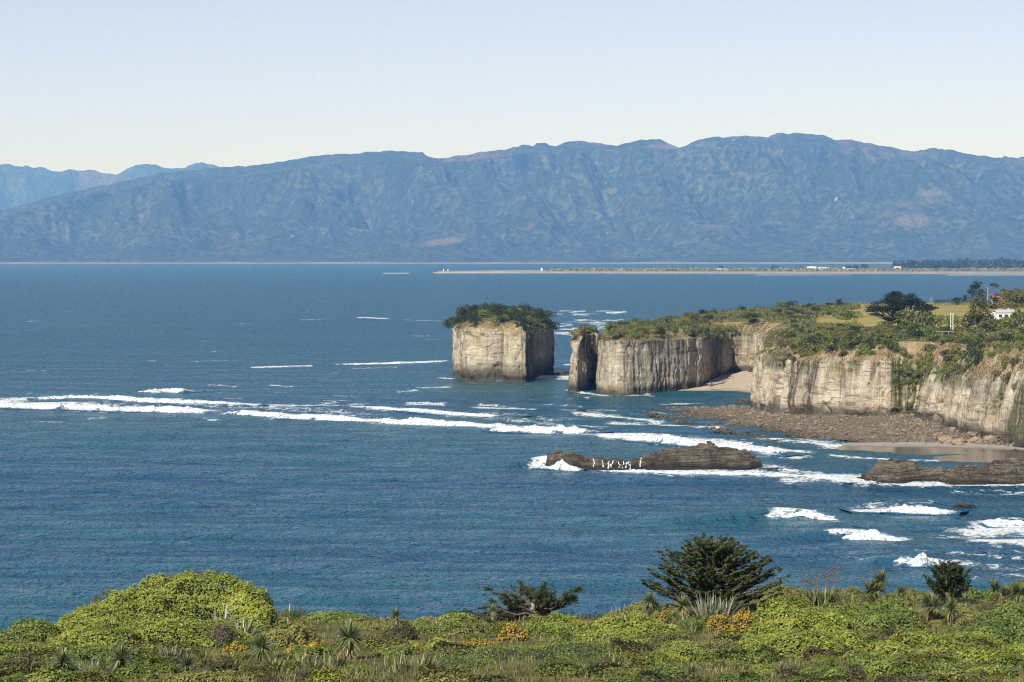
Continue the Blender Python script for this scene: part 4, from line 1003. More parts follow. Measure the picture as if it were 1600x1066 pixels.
# low growth that nobody could count: blades and leaves over the plateau scrub
gp_ = []
while len(gp_) < 20000:
    q = np.stack([rng.uniform(25, 215, 20000), rng.uniform(620, 1180, 20000)], 1); q = q[inside(q, ringp)]
    z_ = zplat(q[:, 0], q[:, 1]); a1, a2 = proj(np.column_stack([q, z_]))
    ok = ((a1 < 1345) & (a2 < 530) & (a2 > 470) & ~((a1 > 1275) & (a2 > 484) & (a2 < 506))) | ((a1 < 1640) & (a2 > 513)) 
    gp_ += list(np.column_stack([q, z_])[ok])
gp_ = np.array(gp_[:20000])
V, Fq = blades(gp_ - [0, 0, .2], rng.normal(size=(len(gp_), 3)) * [.5, .5, .1] + [0, 0, 1], rng.uniform(.7, 1.6, len(gp_)), rng.uniform(.16, .34, len(gp_)), .25, 2)
a = Acc(); a.add(V, Fq, np.repeat(np.clip(.5 + .4 * fbm(gp_[:, 0] * .08, gp_[:, 1] * .08, 0, 2) + .2 * rng.normal(size=len(gp_)), 0, 1), 2))
obj('low_scrub', a.mesh('low_scrub', LEAF_SCRUB), None, 'low tangled scrub covering the headland', kind='stuff')

# grass and herbs on the upper slopes of the cliffs and stacks
a = Acc()
for Vc, n_, x0 in ((HV, 15000, 925), (SV1, 3500, 0), (SV2, 900, 0)):
    q = Vc[int(Vc.shape[0] * .72):].reshape(-1, 3); q = q[(proj(q)[0] < 1640) & (proj(q)[0] > x0)]
    nzq = fbm(q[:, 0] * .14, q[:, 1] * .14, q[:, 2] * .14, 3); q = q[nzq > -.12]
    B_ = q[rng.integers(0, len(q), n_)] + rng.normal(size=(n_, 3)) * .15
    V, Fq = blades(B_, rng.normal(size=(n_, 3)) * [.6, .6, .2] + [-.1, -.5, .8], rng.uniform(.5, 1.3, n_), rng.uniform(.12, .26, n_), .5, 2)
    a.add(V, Fq, np.repeat(np.clip(.45 + .5 * fbm(B_[:, 0] * .2, B_[:, 1] * .2, B_[:, 2] * .3, 2) + .2 * rng.normal(size=n_), 0, 1), 2))
obj('cliff_grass', a.mesh('cliff_grass', GRASS_MIX), None, 'dry grass hanging on the upper cliff slopes', kind='stuff')

# ---------------------------------------------------------------- trees on the headland
def limb(p0, p1, r0, r1, rng, n=6, wob=.08):
    p0, p1 = np.array(p0, float), np.array(p1, float); t = np.linspace(0, 1, n)[:, None]
    P = p0 + (p1 - p0) * t; L = np.linalg.norm(p1 - p0)
    P[1:-1] += rng.normal(size=(n - 2, 3)) * L * wob * .5; P[:, 2] += -np.sin(t[:, 0] * math.pi) * L * .06
    return P, np.linspace(r0, r1, n)
def plate_tree(name, label, loc, plates, trunk_h, mat, seed, leaf, dens, rbase, cat='tree', lean=(0, 0), nforks=5):
    """spreading tree: limbs fan out of a short trunk into flat tiers of foliage; plates: (x, y, z, rx, ry, rz)"""
    rng = np.random.default_rng(seed)
    root = obj(name, None, None, label, cat, loc=loc)
    tr = Acc(); top = np.array([lean[0], lean[1], trunk_h])
    tr.add(*tube([(0, 0, -.4), top * .5 + [.05, 0, 0], top], [rbase * 1.25, rbase, rbase * .8], 8))
    obj('trunk', tr.mesh('trunk', BARK), root)
    br = Acc()
    forks = [top + np.array([math.cos(k * 6.28 / nforks), math.sin(k * 6.28 / nforks), 0]) * rbase * .4 for k in range(nforks)]
    for i, (x, y, z, rx, ry, rz) in enumerate(plates):
        P, R = limb(forks[i % nforks], (x, y, z - rz * .3), rbase * .42, rbase * .10, rng); br.add(*tube(P, R, 5))
    obj('limbs', br.mesh('limbs', BARK), root)
    cr = Acc()
    for x, y, z, rx, ry, rz in plates:
        n = int(dens * rx * ry)
        d = unit(rng.normal(size=(n, 3))); P = np.array([x, y, z]) + d * [rx, ry, rz] * (rng.random((n, 1)) ** .45) * (1 + .2 * rng.normal(size=(n, 1)))
        V, Fq = leaf_quads(P, np.array([0, 0, 1.0]) + rng.normal(size=(n, 3)) * .45 + d * .4, leaf, leaf * .6, rng)
        cr.add(V, Fq, np.clip(rng.normal(.45, .25, n), 0, 1))
    obj('crown', cr.mesh('crown', mat), root)
    return root
rt = np.random.default_rng(31)
P = plat(1406, 511)
pl = []
for k in range(58):                                           # umbrella crown 19 m across
    a_ = rt.uniform(0, 6.28); r = math.sqrt(rt.uniform(0, 1)) * 8.6; x, y = r * math.cos(a_), r * math.sin(a_) * .85
    z = 9.2 - (r / 8.6) ** 2 * 4.2 + rt.uniform(-2.6, .6) * (1 - .4 * r / 8.6)
    pl.append((x, y, z, rt.uniform(1.2, 2.3), rt.uniform(1.2, 2.3), rt.uniform(.5, .85)))
for x, z in [(-8.6, 4.6), (-7.4, 3.6), (8.6, 5.0), (9.6, 5.4), (7.6, 3.6), (-5.6, 3.4), (5.5, 3.2)]: pl.append((x, rt.uniform(-2, 2), z, 1.6, 1.4, .4))
plate_tree('cypress_tree', 'wide flat topped dark cypress on the cliff top', P, pl, 1.6, LEAF_CYP, 41, .40, 100, .75, nforks=7)
def blob_tree(label, px, py, w, h, mat, seed, name='tree', trunk_h=.3, n=16, leaf=.45, dens=60, lean=(0, 0), bark=.35, flat=.6):
    rb = np.random.default_rng(seed); P = plat(px, py); pls = []
    for k in range(n):
        u = rb.random(); r = (w / 2) * math.sqrt(rb.random()) * (1 - .55 * u); a_ = rb.uniform(0, 6.28)
        z = h * (trunk_h + (1 - trunk_h) * u * .92); s = w * rb.uniform(.13, .22)
        pls.append((r * math.cos(a_) + lean[0] * u, r * math.sin(a_), z, s, s, s * flat))
    return plate_tree(name, label, P, pls, h * trunk_h, mat, seed, leaf, dens, bark)
blob_tree('tall dark wind shaped evergreen at the far end of the field', 1517, 476.5, 8.5, 9.8, LEAF_DARK, 51, n=26, lean=(2.8, 0), trunk_h=.12)
blob_tree('low dark tree left of the tall wind shaped evergreen', 1497, 476.5, 5, 4.2, LEAF_DARK, 52, trunk_h=.15)
blob_tree('grey green tree right of the tall wind shaped evergreen', 1537, 477, 6, 6.0, LEAF_SCRUB, 53, trunk_h=.15)
plate_tree('pine_tree', 'slim pine with one flat tuft beside the dead trunk', plat(1553, 476.8), [(0, 0, 8.4, 1.9, 1.5, .6), (.9, 0, 7.6, 1.5, 1.3, .5), (-1.0, 0, 8.0, 1.1, 1.1, .5)], 6.4, LEAF_DARK, 54, .4, 90, .16, nforks=3)
blob_tree('rounded dark trees in front of the red roof at the far right', 1572, 476.0, 8, 6.2, LEAF_DARK, 55, n=22, trunk_h=.2)
blob_tree('rounded dark tree beside the far right edge above the roof', 1592, 476.0, 7, 6.6, LEAF_DARK, 56, n=20, trunk_h=.2)
blob_tree('broad olive tree shading the white house', 1586, 496, 14, 8.2, LEAF_OLIVE, 57, n=34, trunk_h=.45, bark=.5)
blob_tree('dark tree leaning over the left end of the white house', 1556, 496, 6, 6.4, LEAF_DARK, 58, n=16, trunk_h=.45)
for i, (px_, py_, w, h, l_) in enumerate([(1528, 520, 7.5, 8.2, 'large bushy cabbage tree right of the white posts'), (1541, 522, 4.5, 6.0, 'smaller cabbage tree leaning on the large bushy one'), (1513, 518, 4.5, 5.0, 'low cabbage tree left of the large bushy one')]):
    blob_tree(l_, px_, py_, w, h, LEAF_SCRUB, 60 + i, 'cabbage_tree', n=24, leaf=.5, trunk_h=.25, flat=.9)
# dead grey trunk, dead bare tree
root = obj('dead_tree', None, None, 'bare grey dead trunk among the trees beyond the field', 'tree', loc=plat(1543, 477.2)); a = Acc()
a.add(*tube([(0, 0, -.2), (0, 0, 3.5), (.1, 0, 7.2)], [.28, .22, .08], 6)); obj('trunk', a.mesh('t', BARK_GREY), root); a = Acc()
for z, dx in [(3.6, 1.5), (5.0, -1.2), (6.0, 1.0), (6.6, -.8)]: a.add(*tube([(0, 0, z), (dx, 0, z + .9)], [.09, .03], 5))
obj('branch', a.mesh('b', BARK_GREY), root)
root = obj('dead_tree', None, None, 'small leafless tree right of the wide cypress', 'tree', loc=plat(1455, 477.2)); a = Acc(); a.add(*tube([(0, 0, -.2), (0, 0, 2.4)], [.16, .07], 6)); obj('trunk', a.mesh('t', BARK_GREY), root); a = Acc()
for k in range(7): an = k * 2.4; a.add(*tube([(0, 0, 1.2 + .15 * k), (math.cos(an) * .7, math.sin(an) * .7, 2.6 + .2 * k)], [.06, .02], 4))
obj('branch', a.mesh('b', BARK_GREY), root)
def hedge(label, px0, px1, py, h, dpt, mat, seed, dens=14, leaf=.35):
    rh = np.random.default_rng(seed); A, B = plat(px0, py), plat(px1, py); c = (A + B) / 2; L = np.linalg.norm(B - A)
    n = int(L * (h + dpt) * dens); P = np.stack([rh.uniform(-L / 2, L / 2, n), rh.uniform(-dpt / 2, dpt / 2, n), rh.uniform(0, 1, n) ** .7 * h], 1)
    P[:, 2] *= 1 + .25 * fbm(P[:, 0] * .5, seed, 0, 3); V, Fq = leaf_quads(P, rh.normal(size=(n, 3)) + [0, -.3, .5], leaf, leaf * .7, rh)
    a = Acc(); a.add(V, Fq, np.clip(rh.normal(.45, .22, n), 0, 1)); obj('hedge', a.mesh('hedge', mat), None, label, 'hedge', loc=c)
hedge('dark clipped hedge along the far side of the field', 1459, 1500, 477.3, 2.4, 2.5, LEAF_DARK, 71)
hedge('pale green low hedge right of the dark field hedge', 1501, 1540, 477.4, 1.6, 2.0, LEAF_SCRUB, 72)
hedge('dark purple flowering hedge below the white house', 1550, 1592, 525.5, 1.3, 1.2, leaf_mat('purple_leaf', [(.02, .015, .02), (.05, .035, .045), (.09, .06, .08)]), 73, dens=26, leaf=.25)
hedge('pale strip of long grass on the far rim of the field', 1300, 1360, 476.2, .9, 1.5, GRASS_MIX, 74)
# house, roof, posts
def house(label, px, py, w, d, h, mat, roofm, rz=0.0, rise=1.2, windows=3, veranda=False):
    root = obj('house', None, None, label, 'house', loc=plat(px, py), rz=rz)
    a = Acc(); a.add(*box((0, 0, h / 2 - .3), (w, d, h + .6))); obj('wall', a.mesh('wall', mat), root)
    e = .4
    V = np.array([[-w / 2 - e, -d / 2 - e, h], [w / 2 + e, -d / 2 - e, h], [w / 2 + e, 0, h + rise], [-w / 2 - e, 0, h + rise], [-w / 2 - e, d / 2 + e, h], [w / 2 + e, d / 2 + e, h]], float)
    V = np.concatenate([V, V + [0, 0, .15]]); Fr = np.array([[0, 1, 2, 3], [3, 2, 5, 4], [6, 9, 8, 7], [9, 10, 11, 8], [0, 6, 7, 1], [4, 5, 11, 10], [0, 3, 9, 6], [3, 4, 10, 9], [1, 7, 8, 2], [2, 8, 11, 5]])
    obj('roof', mesh('roof', V, Fr, None, False, roofm), root)
    a = Acc(); a.add(*box((w * .2, .1, h + rise * .9), (.6, .6, 1.2))); obj('chimney', a.mesh('chimney', roofm), root)
    for k in range(windows):
        x = -w / 2 + w * (k + .6) / (windows + .2)
        a = Acc(); a.add(*box((x, -d / 2 - .03, h * .55), (1.3, .1, 1.2))); f = obj('window', a.mesh('frame', WHITE), root)
        a = Acc(); a.add(*box((x, -d / 2 - .075, h * .55), (1.1, .04, 1.0))); obj('pane', a.mesh('pane', GLASS), f)
    a = Acc(); a.add(*box((w * .42, -d / 2 - .03, h * .38), (.9, .1, 2.0))); obj('door', a.mesh('door', GLASS), root)
    return root
house('small white house half hidden under the olive tree', 1570, 500, 5.5, 5, 2.3, WHITE, GREYROOF, rise=.7)
house('house with a dull red roof behind the trees at the far right', 1568, 476.6, 9, 6, 2.6, PINK, ROOF, rise=1.5)
# white carport frame left of the house: posts and a rail
root = obj('porch_frame', None, None, 'white open porch frame at the left end of the white house', 'porch', loc=plat(1549, 500)); 
for k in range(5): a = Acc(); a.add(*box((k * .8 - 2.2, 0, 1.0), (.14, .14, 2.2))); obj('post', a.mesh('post', WHITE), root)
a = Acc(); a.add(*box((-.5, 0, 2.2), (4.6, .3, .25))); obj('beam', a.mesh('beam', WHITE), root)
for px_, l_ in [(1485.8, 'left of two tall white posts above the cliff'), (1489.2, 'right of two tall white posts above the cliff')]:
    root = obj('white_post', None, None, l_, 'post', loc=plat(px_, 516)); a = Acc(); a.add(*tube([(0, 0, -.2), (0, 0, 4.4)], [.09, .08], 8)); obj('shaft', a.mesh('shaft', WHITE), root)
    a = Acc(); a.add(*box((0, 0, 4.45), (.24, .24, .1))); obj('cap', a.mesh('cap', WHITE), root)
# low fence rail at the cliff top
root = obj('low_fence', None, None, 'low pale rail fence on the cliff top below the posts', 'fence', loc=plat(1472, 525))
for k in range(5): a = Acc(); a.add(*box((k * 1.6 - 3.2, 0, .5), (.12, .12, 1.1))); obj('post', a.mesh('post', BARK_GREY), root)
a = Acc(); a.add(*box((0, 0, 1.0), (6.6, .08, .14))); obj('rail', a.mesh('rail', BARK_GREY), root)

# ---------------------------------------------------------------- spit: lighthouse, beacons, buildings, trees
def spt(px, D, z=4.5): return (xd(px, D), D, z)
def ring_tube(segs, mat, n=12):
    a = Acc(); a.add(*tube([(0, 0, z) for z, r in segs], [r for z, r in segs], n)); return a.mesh('part', mat)
root = obj('lighthouse', None, None, 'white lighthouse with dark lantern on the low spit', 'lighthouse', loc=spt(846.5, 6950, 3.0))
obj('tower', ring_tube([(0, 2.6), (8, 1.9), (8.05, 0)], WHITE), root); obj('gallery', ring_tube([(8, 0), (8.02, 2.6), (8.6, 2.6), (8.62, 0)], GREYROOF), root)
obj('lantern', ring_tube([(8.6, 1.4), (11, 1.4), (12.4, 0.05)], plain('lantern_dark', (.04, .045, .05), .4)), root); obj('base', ring_tube([(-1, 3.4), (1.5, 3.3), (1.55, 0)], WHITE), root)
for px_, l_ in [(693, 'left of two small white beacons on the spit tip'), (700, 'right of two small white beacons on the spit tip')]:
    root = obj('beacon', None, None, l_, 'beacon', loc=spt(px_, 6790, 2.0)); obj('tower', ring_tube([(0, 1.3), (6, .9), (6.05, 0)], WHITE), root); obj('lantern', ring_tube([(6, .6), (7.4, .6), (7.9, 0)], GREYROOF), root)
rg = np.random.default_rng(77)
sg = np.column_stack([xd(rg.uniform(684, 860, 420), 6800), rg.uniform(6730, 6900, 420), rg.uniform(1, 3.4, 420)])
rocks('breakwater', sg, rg.uniform(1.2, 2.6, 420), plain('breakwater_stone', (.13, .12, .11), .9, .3, .2), 'dark rubble breakwater at the tip of the spit', rg)
def shed(px, D, w, h, mat, roofm, l_):
    root = obj('shed', None, None, l_, 'building', loc=spt(px, D)); a = Acc(); a.add(*box((0, 0, h / 2), (w, 12, h))); obj('wall', a.mesh('wall', mat), root)
    V = np.array([[-w / 2 - .5, -6.5, h], [w / 2 + .5, -6.5, h], [w / 2 + .5, 0, h + 2.5], [-w / 2 - .5, 0, h + 2.5], [w / 2 + .5, 6.5, h], [-w / 2 - .5, 6.5, h]], float)
    obj('roof', mesh('roof', V, np.array([[0, 1, 2, 3], [3, 2, 4, 5]]), None, False, roofm), root)
for args in [(1268, 7300, 22, 6, WHITE, WHITE, 'left half of the long white sheds on the spit'), (1286, 7300, 26, 5, WHITE, GREYROOF, 'right half of the long white sheds on the spit'), (1402, 7150, 16, 7, PINK, PINK, 'square pinkish building beside the spit pines'), (970, 6900, 24, 3, WHITE, GREYROOF, 'low white building on the bare part of the spit'), (1128, 6900, 22, 3, PINK, GREYROOF, 'low pale building below the lone spit tree'), (1318, 7200, 5, 5, WHITE, WHITE, 'tiny white hut right of the long sheds'), (1328, 7000, 14, 3, PINK, GREYROOF, 'low tan building near the spit beach')]: shed(*args)
PINE_FAR = [far_shrub_mesh(300 + i, 300, LEAF_DARK, leaf=.30) for i in range(4)]
def far_tree(px, D, r, h, l_, g=None):
    o = obj('pine_tree', PINE_FAR[rng.integers(4)], None, l_, 'tree', g, loc=spt(px, D, 3.5), rz=rng.uniform(0, 6), scale=(r, r, h / 1.15))
for px_, r, h, l_ in [(1127, 8, 11, 'lone tree above the low pale spit building'), (1035, 5, 6, 'lone round tree left of centre on the spit'), (1210, 9, 11, 'lone dark tree left of the white sheds'), (1252, 7, 9, 'small dark tree just left of the white sheds'), (1327, 9, 12, 'left tree of the trio right of the white sheds'), (1336, 9, 13, 'middle tree of the trio right of the white sheds'), (1351, 10, 17, 'tall right tree of the trio right of the white sheds'), (1397, 6, 24, 'tall slim tree above the pinkish building'), (1411, 9, 27, 'tallest tree at the left end of the spit pines'), (930, 4, 5, 'small bush on the bare spit')]: far_tree(px_, 7350, r, h, l_)
for k in range(110):
    px_ = rng.uniform(1405, 1680); far_tree(px_, rng.uniform(7350, 8500), rng.uniform(9, 15), rng.uniform(17, 26) * np.interp(px_, [1400, 1440, 1600], [.85, 1, 1.1]), 'dark pine in the plantation at the right end of the spit', 'spit plantation pines')
sc_ = np.stack([rng.uniform(860, 1700, 9000), rng.uniform(.12, 1, 9000)], 1)
Ds = np.interp(sc_[:, 0], px, spit_front) + sc_[:, 1] * np.interp(sc_[:, 0], px, wid)
Pq = np.column_stack([xd(sc_[:, 0], Ds), Ds, np.full(9000, 5.5)]); hh = 2.0 + 3.0 * np.clip(fbm(Pq[:, 0] * .006, Ds * .004, 0, 3) + .3, 0, 1)
V, Fq = leaf_quads(Pq + np.column_stack([np.zeros((9000, 2)), hh * rng.uniform(0, 1, 9000)]), rng.normal(size=(9000, 3)) + [0, -.6, .6], 6.0, 4.0, rng); a = Acc(); a.add(V, Fq, np.clip(rng.normal(.4, .25, 9000), 0, 1))
obj('spit_scrub', a.mesh('spit_scrub', LEAF_OLIVE), None, 'low dark scrub along the spit', kind='stuff')

# ================================================================== foreground plants
rf = np.random.default_rng(99)
def gpos(px, D):
    X = float(xd(px, D)); return np.array([X, D, float(zfg(X, D))])
def shrub(label, lobes, mat, cat='shrub', name='coastal_shrub', L=.112, W=.088, dens=270, lump=.13, lumpf=1.3, seed=0, group=None, core_k=.80, mint=0.0):
    """lobes: (column, distance, row of its top, half width in columns, depth in m); each reaches the ground"""
    rs = np.random.default_rng(seed + 500)
    cx = np.mean([l[0] for l in lobes]); cD = np.mean([l[1] for l in lobes]); base = gpos(cx, cD)
    loc = []
    for p, D, yt, hw, dp in lobes:
        g = gpos(p, D); top = at_d(p, yt, D)[2]; rx = hw / F * D
        h = max(.35, top - g[2])
        loc.append((g[0] - base[0], D - base[1], g[2] - base[2] - .15, rx, dp, h + .15))
    root = obj(name, None, None, label, cat, group, loc=base)
    obj('foliage', lobes_leaves(loc, dens, L, W, rs, lump, lumpf, mint=mint).mesh('foliage', mat), root)
    for lb in loc: obj('branches', core(lb, core_k), root)
    return root
# the big mound on the left and its neighbours
shrub('huge rounded lime green shrub mound at the left', [(318, 140, 893, 92, 3.0), (262, 139, 902, 88, 3.0), (378, 139, 914, 56, 2.5), (210, 137, 921, 84, 3.0), (405, 137, 940, 32, 2.0), (150, 134, 947, 72, 2.6), (110, 131, 968, 50, 2.2)], LEAF_LIME, seed=1, dens=280, mint=.16, lump=.09)
shrub('dark green rounded shrub at the left edge below the mound', [(48, 129, 968, 44, 1.8), (15, 127, 985, 34, 1.6)], LEAF_GREEN, seed=2)
shrub('lime shrub tier in front of the big mound', [(240, 126, 965, 80, 2.0), (330, 127, 972, 60, 1.8), (160, 124, 978, 70, 1.8)], LEAF_LIME, seed=3)
shrub('bright lime low shrub at the left edge', [(30, 119, 1008, 55, 1.6), (95, 119, 1004, 45, 1.5)], LEAF_LIME, seed=4)
shrub('low green shrub left of the leftmost rosette tree', [(150, 116, 1012, 60, 1.4), (240, 117, 1012, 50, 1.4)], LEAF_GREEN, seed=5)
shrub('brown heathy bush on the right flank of the big mound', [(345, 126, 966, 26, 1.0)], LEAF_BROWN, seed=6, L=.07, W=.04, dens=270)
shrub('brown twiggy bush on the left shoulder of the big mound', [(170, 139, 922, 26, 1.0), (148, 139, 934, 20, .9)], LEAF_BROWN, seed=7, L=.07, W=.04, dens=270)
shrub('pale grey green shrub right of the big mound', [(455, 128, 968, 42, 1.5), (430, 126, 985, 30, 1.2)], LEAF_OLIVE, seed=8)
shrub('green domed shrub at the skyline left of centre', [(515, 148, 957, 44, 1.8), (560, 147, 966, 30, 1.5)], LEAF_GREEN, seed=9)
shrub('dark olive shrub left of the gap in the skyline', [(612, 146, 968, 34, 1.5), (585, 140, 985, 40, 1.5)], LEAF_OLIVE, seed=10)
shrub('low dark green shrub under the skyline gap', [(650, 138, 986, 48, 1.4), (700, 140, 985, 30, 1.2)], LEAF_GREEN, seed=11)
shrub('rounded olive shrub right of the skyline gap', [(664, 147, 966, 22, 1.1), (690, 145, 973, 20, 1.1)], LEAF_OLIVE, seed=12)
shrub('green shrub left of the half bare conifer', [(715, 145, 960, 36, 1.5)], LEAF_GREEN, seed=13)
shrub('low olive shrub below the half bare conifer', [(760, 140, 975, 44, 1.4), (720, 136, 985, 40, 1.2)], LEAF_OLIVE, seed=14)
shrub('bright lime shrub beside the golden flowers in the middle', [(690, 124, 1000, 36, 1.2), (640, 125, 1006, 24, 1.0)], LEAF_LIME, seed=15)
shrub('glossy dark green shrub at the bottom left of centre', [(560, 108, 1046, 30, 1.0)], LEAF_GREEN, seed=16, L=.07, W=.05, dens=260)
shrub('smooth green sward of low heath in the centre', [(800, 118, 1012, 110, 2.2), (900, 119, 1010, 90, 2.2), (720, 115, 1028, 70, 1.6)], LEAF_GREEN, seed=17, L=.085, W=.06, dens=220, lump=.07)
shrub('lime shrub right below the half bare conifer', [(870, 135, 962, 50, 2.0), (905, 132, 976, 50, 1.8)], LEAF_LIME, seed=18)
shrub('wide lime shrub in the middle right foreground', [(985, 134, 960, 62, 2.4), (950, 128, 986, 60, 2.0), (1030, 130, 974, 50, 2.0)], LEAF_LIME, seed=19)
shrub('brown round bush between two lime shrubs', [(1022, 122, 1003, 20, .9), (1010, 117, 1025, 18, .8)], LEAF_BROWN, seed=20, L=.07, W=.04, dens=270)
shrub('lime dome low on the right of centre', [(1075, 119, 1003, 50, 1.7), (1040, 116, 1022, 40, 1.4)], LEAF_LIME, seed=21)
shrub('olive heath hollow between the lime domes', [(1130, 122, 1000, 46, 1.6), (1140, 113, 1032, 60, 1.4)], LEAF_OLIVE, seed=22, L=.085, W=.06, dens=220, lump=.08)
shrub('largest smooth lime dome right of centre', [(1235, 127, 936, 66, 2.6), (1285, 125, 954, 62, 2.4), (1195, 122, 975, 40, 2.0), (1250, 119, 985, 75, 2.2), (1320, 121, 985, 40, 1.8)], LEAF_LIME, seed=23, dens=280, lump=.09)
shrub('dark glossy shrub behind the watermark side rosette trees', [(1400, 135, 958, 46, 1.8), (1360, 134, 955, 40, 1.5)], LEAF_GREEN, seed=24)
shrub('green shrub mass low at the right', [(1440, 122, 992, 80, 2.0), (1520, 124, 990, 60, 2.0), (1390, 118, 1005, 50, 1.6)], LEAF_LIME, seed=25)
shrub('dark shrub at the right edge', [(1580, 128, 968, 46, 1.8), (1545, 126, 980, 40, 1.6), (1620, 126, 965, 40, 1.6)], LEAF_GREEN, seed=26)
shrub('lime shrub in the bottom right corner', [(1540, 116, 1012, 60, 1.6), (1600, 117, 1008, 50, 1.6)], LEAF_LIME, seed=27)
shrub('dark green shadowy bush below the largest dome', [(1345, 113, 1018, 26, 1.0), (1370, 114, 1020, 20, .9)], LEAF_GREEN, seed=28)
shrub('green shrub under the tall conifer', [(1010, 152, 940, 34, 1.6), (1050, 150, 948, 40, 1.6)], LEAF_OLIVE, seed=29)
shrub('low olive shrub along the bottom right', [(1440, 107, 1040, 70, 1.2), (1530, 107, 1042, 60, 1.2)], LEAF_OLIVE, seed=30, L=.08, W=.05, dens=260)
shrub('reddish brown scrub at the right skyline', [(1575, 150, 935, 26, 1.2), (1545, 148, 944, 22, 1.0)], LEAF_BROWN, seed=31, L=.09, W=.05, dens=260)
shrub('olive scrub along the skyline right of the tall conifer', [(1225, 158, 917, 40, 1.8), (1285, 157, 926, 46, 1.6), (1330, 156, 921, 44, 1.8), (1420, 155, 922, 40, 1.8)], LEAF_OLIVE, seed=32)
shrub('green scrub along the right skyline', [(1500, 156, 917, 40, 1.8), (1555, 156, 922, 40, 1.6), (1600, 156, 908, 36, 1.8), (1640, 155, 908, 34, 1.6)], LEAF_GREEN, seed=33)
shrub('rounded green shrub between the tall and the small conifer', [(1395, 146, 936, 40, 1.6), (1350, 144, 944, 34, 1.4)], LEAF_GREEN, seed=34)
shrub('olive shrub below the small conifer', [(1500, 143, 945, 38, 1.5), (1460, 142, 952, 30, 1.3)], LEAF_OLIVE, seed=35)
shrub('green shrub under the rightmost cabbage trees', [(1590, 144, 940, 40, 1.6), (1550, 140, 955, 36, 1.5)], LEAF_GREEN, seed=36)
shrub('dark green shrub right of the large green flax', [(1320, 140, 948, 30, 1.3), (1300, 143, 944, 26, 1.2)], LEAF_GREEN, seed=37)
# golden flowering bushes
GOLD = [(367, 121, 1003, 17, 'round orange gold bush left of a rosette tree'), (480, 121, 1010, 28, 'long low gold bush left of centre'), (745, 126, 997, 26, 'low gold bush in the centre beside the lime shrub'), (802, 131, 976, 20, 'tall bright yellow bush below the half bare conifer'), (560, 142, 973, 9, 'tiny gold tuft near the skyline left of centre'), (695, 146, 963, 10, 'small gold bush at the skyline'), (955, 138, 963, 15, 'small gold bush at the skyline right of the conifer gap'), (1035, 137, 960, 12, 'small gold patch above the wide lime shrub'), (1128, 134, 961, 20, 'gold bush below the tall conifer'), (1165, 133, 958, 18, 'gold bush left of the largest lime dome'), (1405, 121, 988, 8, 'tiny orange tuft in the right shrubs'), (1380, 117, 1020, 9, 'tiny orange tuft low at the right'), (150, 117, 1035, 10, 'small dull orange tuft between two rosette trees'), (900, 141, 963, 12, 'gold tuft right of the half bare conifer'), (640, 121, 1012, 14, 'gold fringe left of the central gold bush')]
for i, (p, D, yt, hw, l_) in enumerate(GOLD):
    shrub(l_, [(p, D, yt, hw, hw / F * D * .9), (p + hw * .7, D + .2, yt + 4, hw * .6, hw / F * D * .7), (p - hw * .75, D - .2, yt + 5, hw * .55, hw / F * D * .6)], LEAF_GOLD, name='gold_bush', L=.085, W=.065, dens=260, lump=.22, lumpf=3, seed=700 + i)
# small shrubs filling the slope, many alike
FILL = []
for k in range(9):
    mt = [LEAF_GREEN, LEAF_OLIVE, LEAF_LIME, LEAF_SCRUB, LEAF_GREEN, LEAF_OLIVE, LEAF_GREEN, LEAF_BROWN, LEAF_GREEN][k]
    lob = [(0, 0, 0, .9, .8, .8)] + [(rf.normal() * .5, rf.normal() * .45, .1, .45 + .3 * rf.random(), .45 + .2 * rf.random(), .5 + .35 * rf.random()) for _ in range(4)]
    FILL.append((lobes_leaves(lob, 280, .12, .09, rf, .18, 2.0).mesh('foliage', mt), [core(lb, .74) for lb in lob], ['green', 'olive', 'lime', 'grey green', 'green', 'olive', 'green', 'brown', 'green'][k]))
def slope_zone(px, D):
    z = ['at the left edge below the big mound', 'between the left cabbage trees below the mound', 'around the orange bush and its cabbage tree', 'around the skirted cabbage tree', 'below the skyline gap left of centre', 'in the centre below the half bare conifer', 'right of the half bare conifer', 'below the tall conifer', 'around the largest lime dome', 'right of the largest lime dome', 'in the right corner'][int(np.searchsorted([110, 260, 430, 590, 720, 880, 990, 1150, 1320, 1450], px))]
    return ('near the bottom edge, ' if D < 115 else 'higher on the slope, ') + z
n_ok = 0
while n_ok < 265:
    px_, py_ = rf.uniform(-30, 1640), 1078 - 112 * rf.random() ** 1.25
    D = Dg(px_, py_)
    if D is None or D > np.interp(px_, [e[0] for e in EDGE], [e[1] for e in EDGE]) - 2: continue
    if 690 < px_ < 960 and py_ > 1000 and rf.random() < .75: continue
    f_, c_, nm = FILL[rf.integers(9)]; s = rf.uniform(.4, .95)
    o = obj('low_shrub', f_, None, f'low {nm} shrub {slope_zone(px_, D)}', 'shrub', f'low {nm} shrubs {slope_zone(px_, D)}', loc=gpos(px_, D) - [0, 0, .1], rz=rf.uniform(0, 6.28), scale=(s, s, s * rf.uniform(.7, 1.0)))
    [obj('branches', cc, o) for cc in c_[:1]]; n_ok += 1
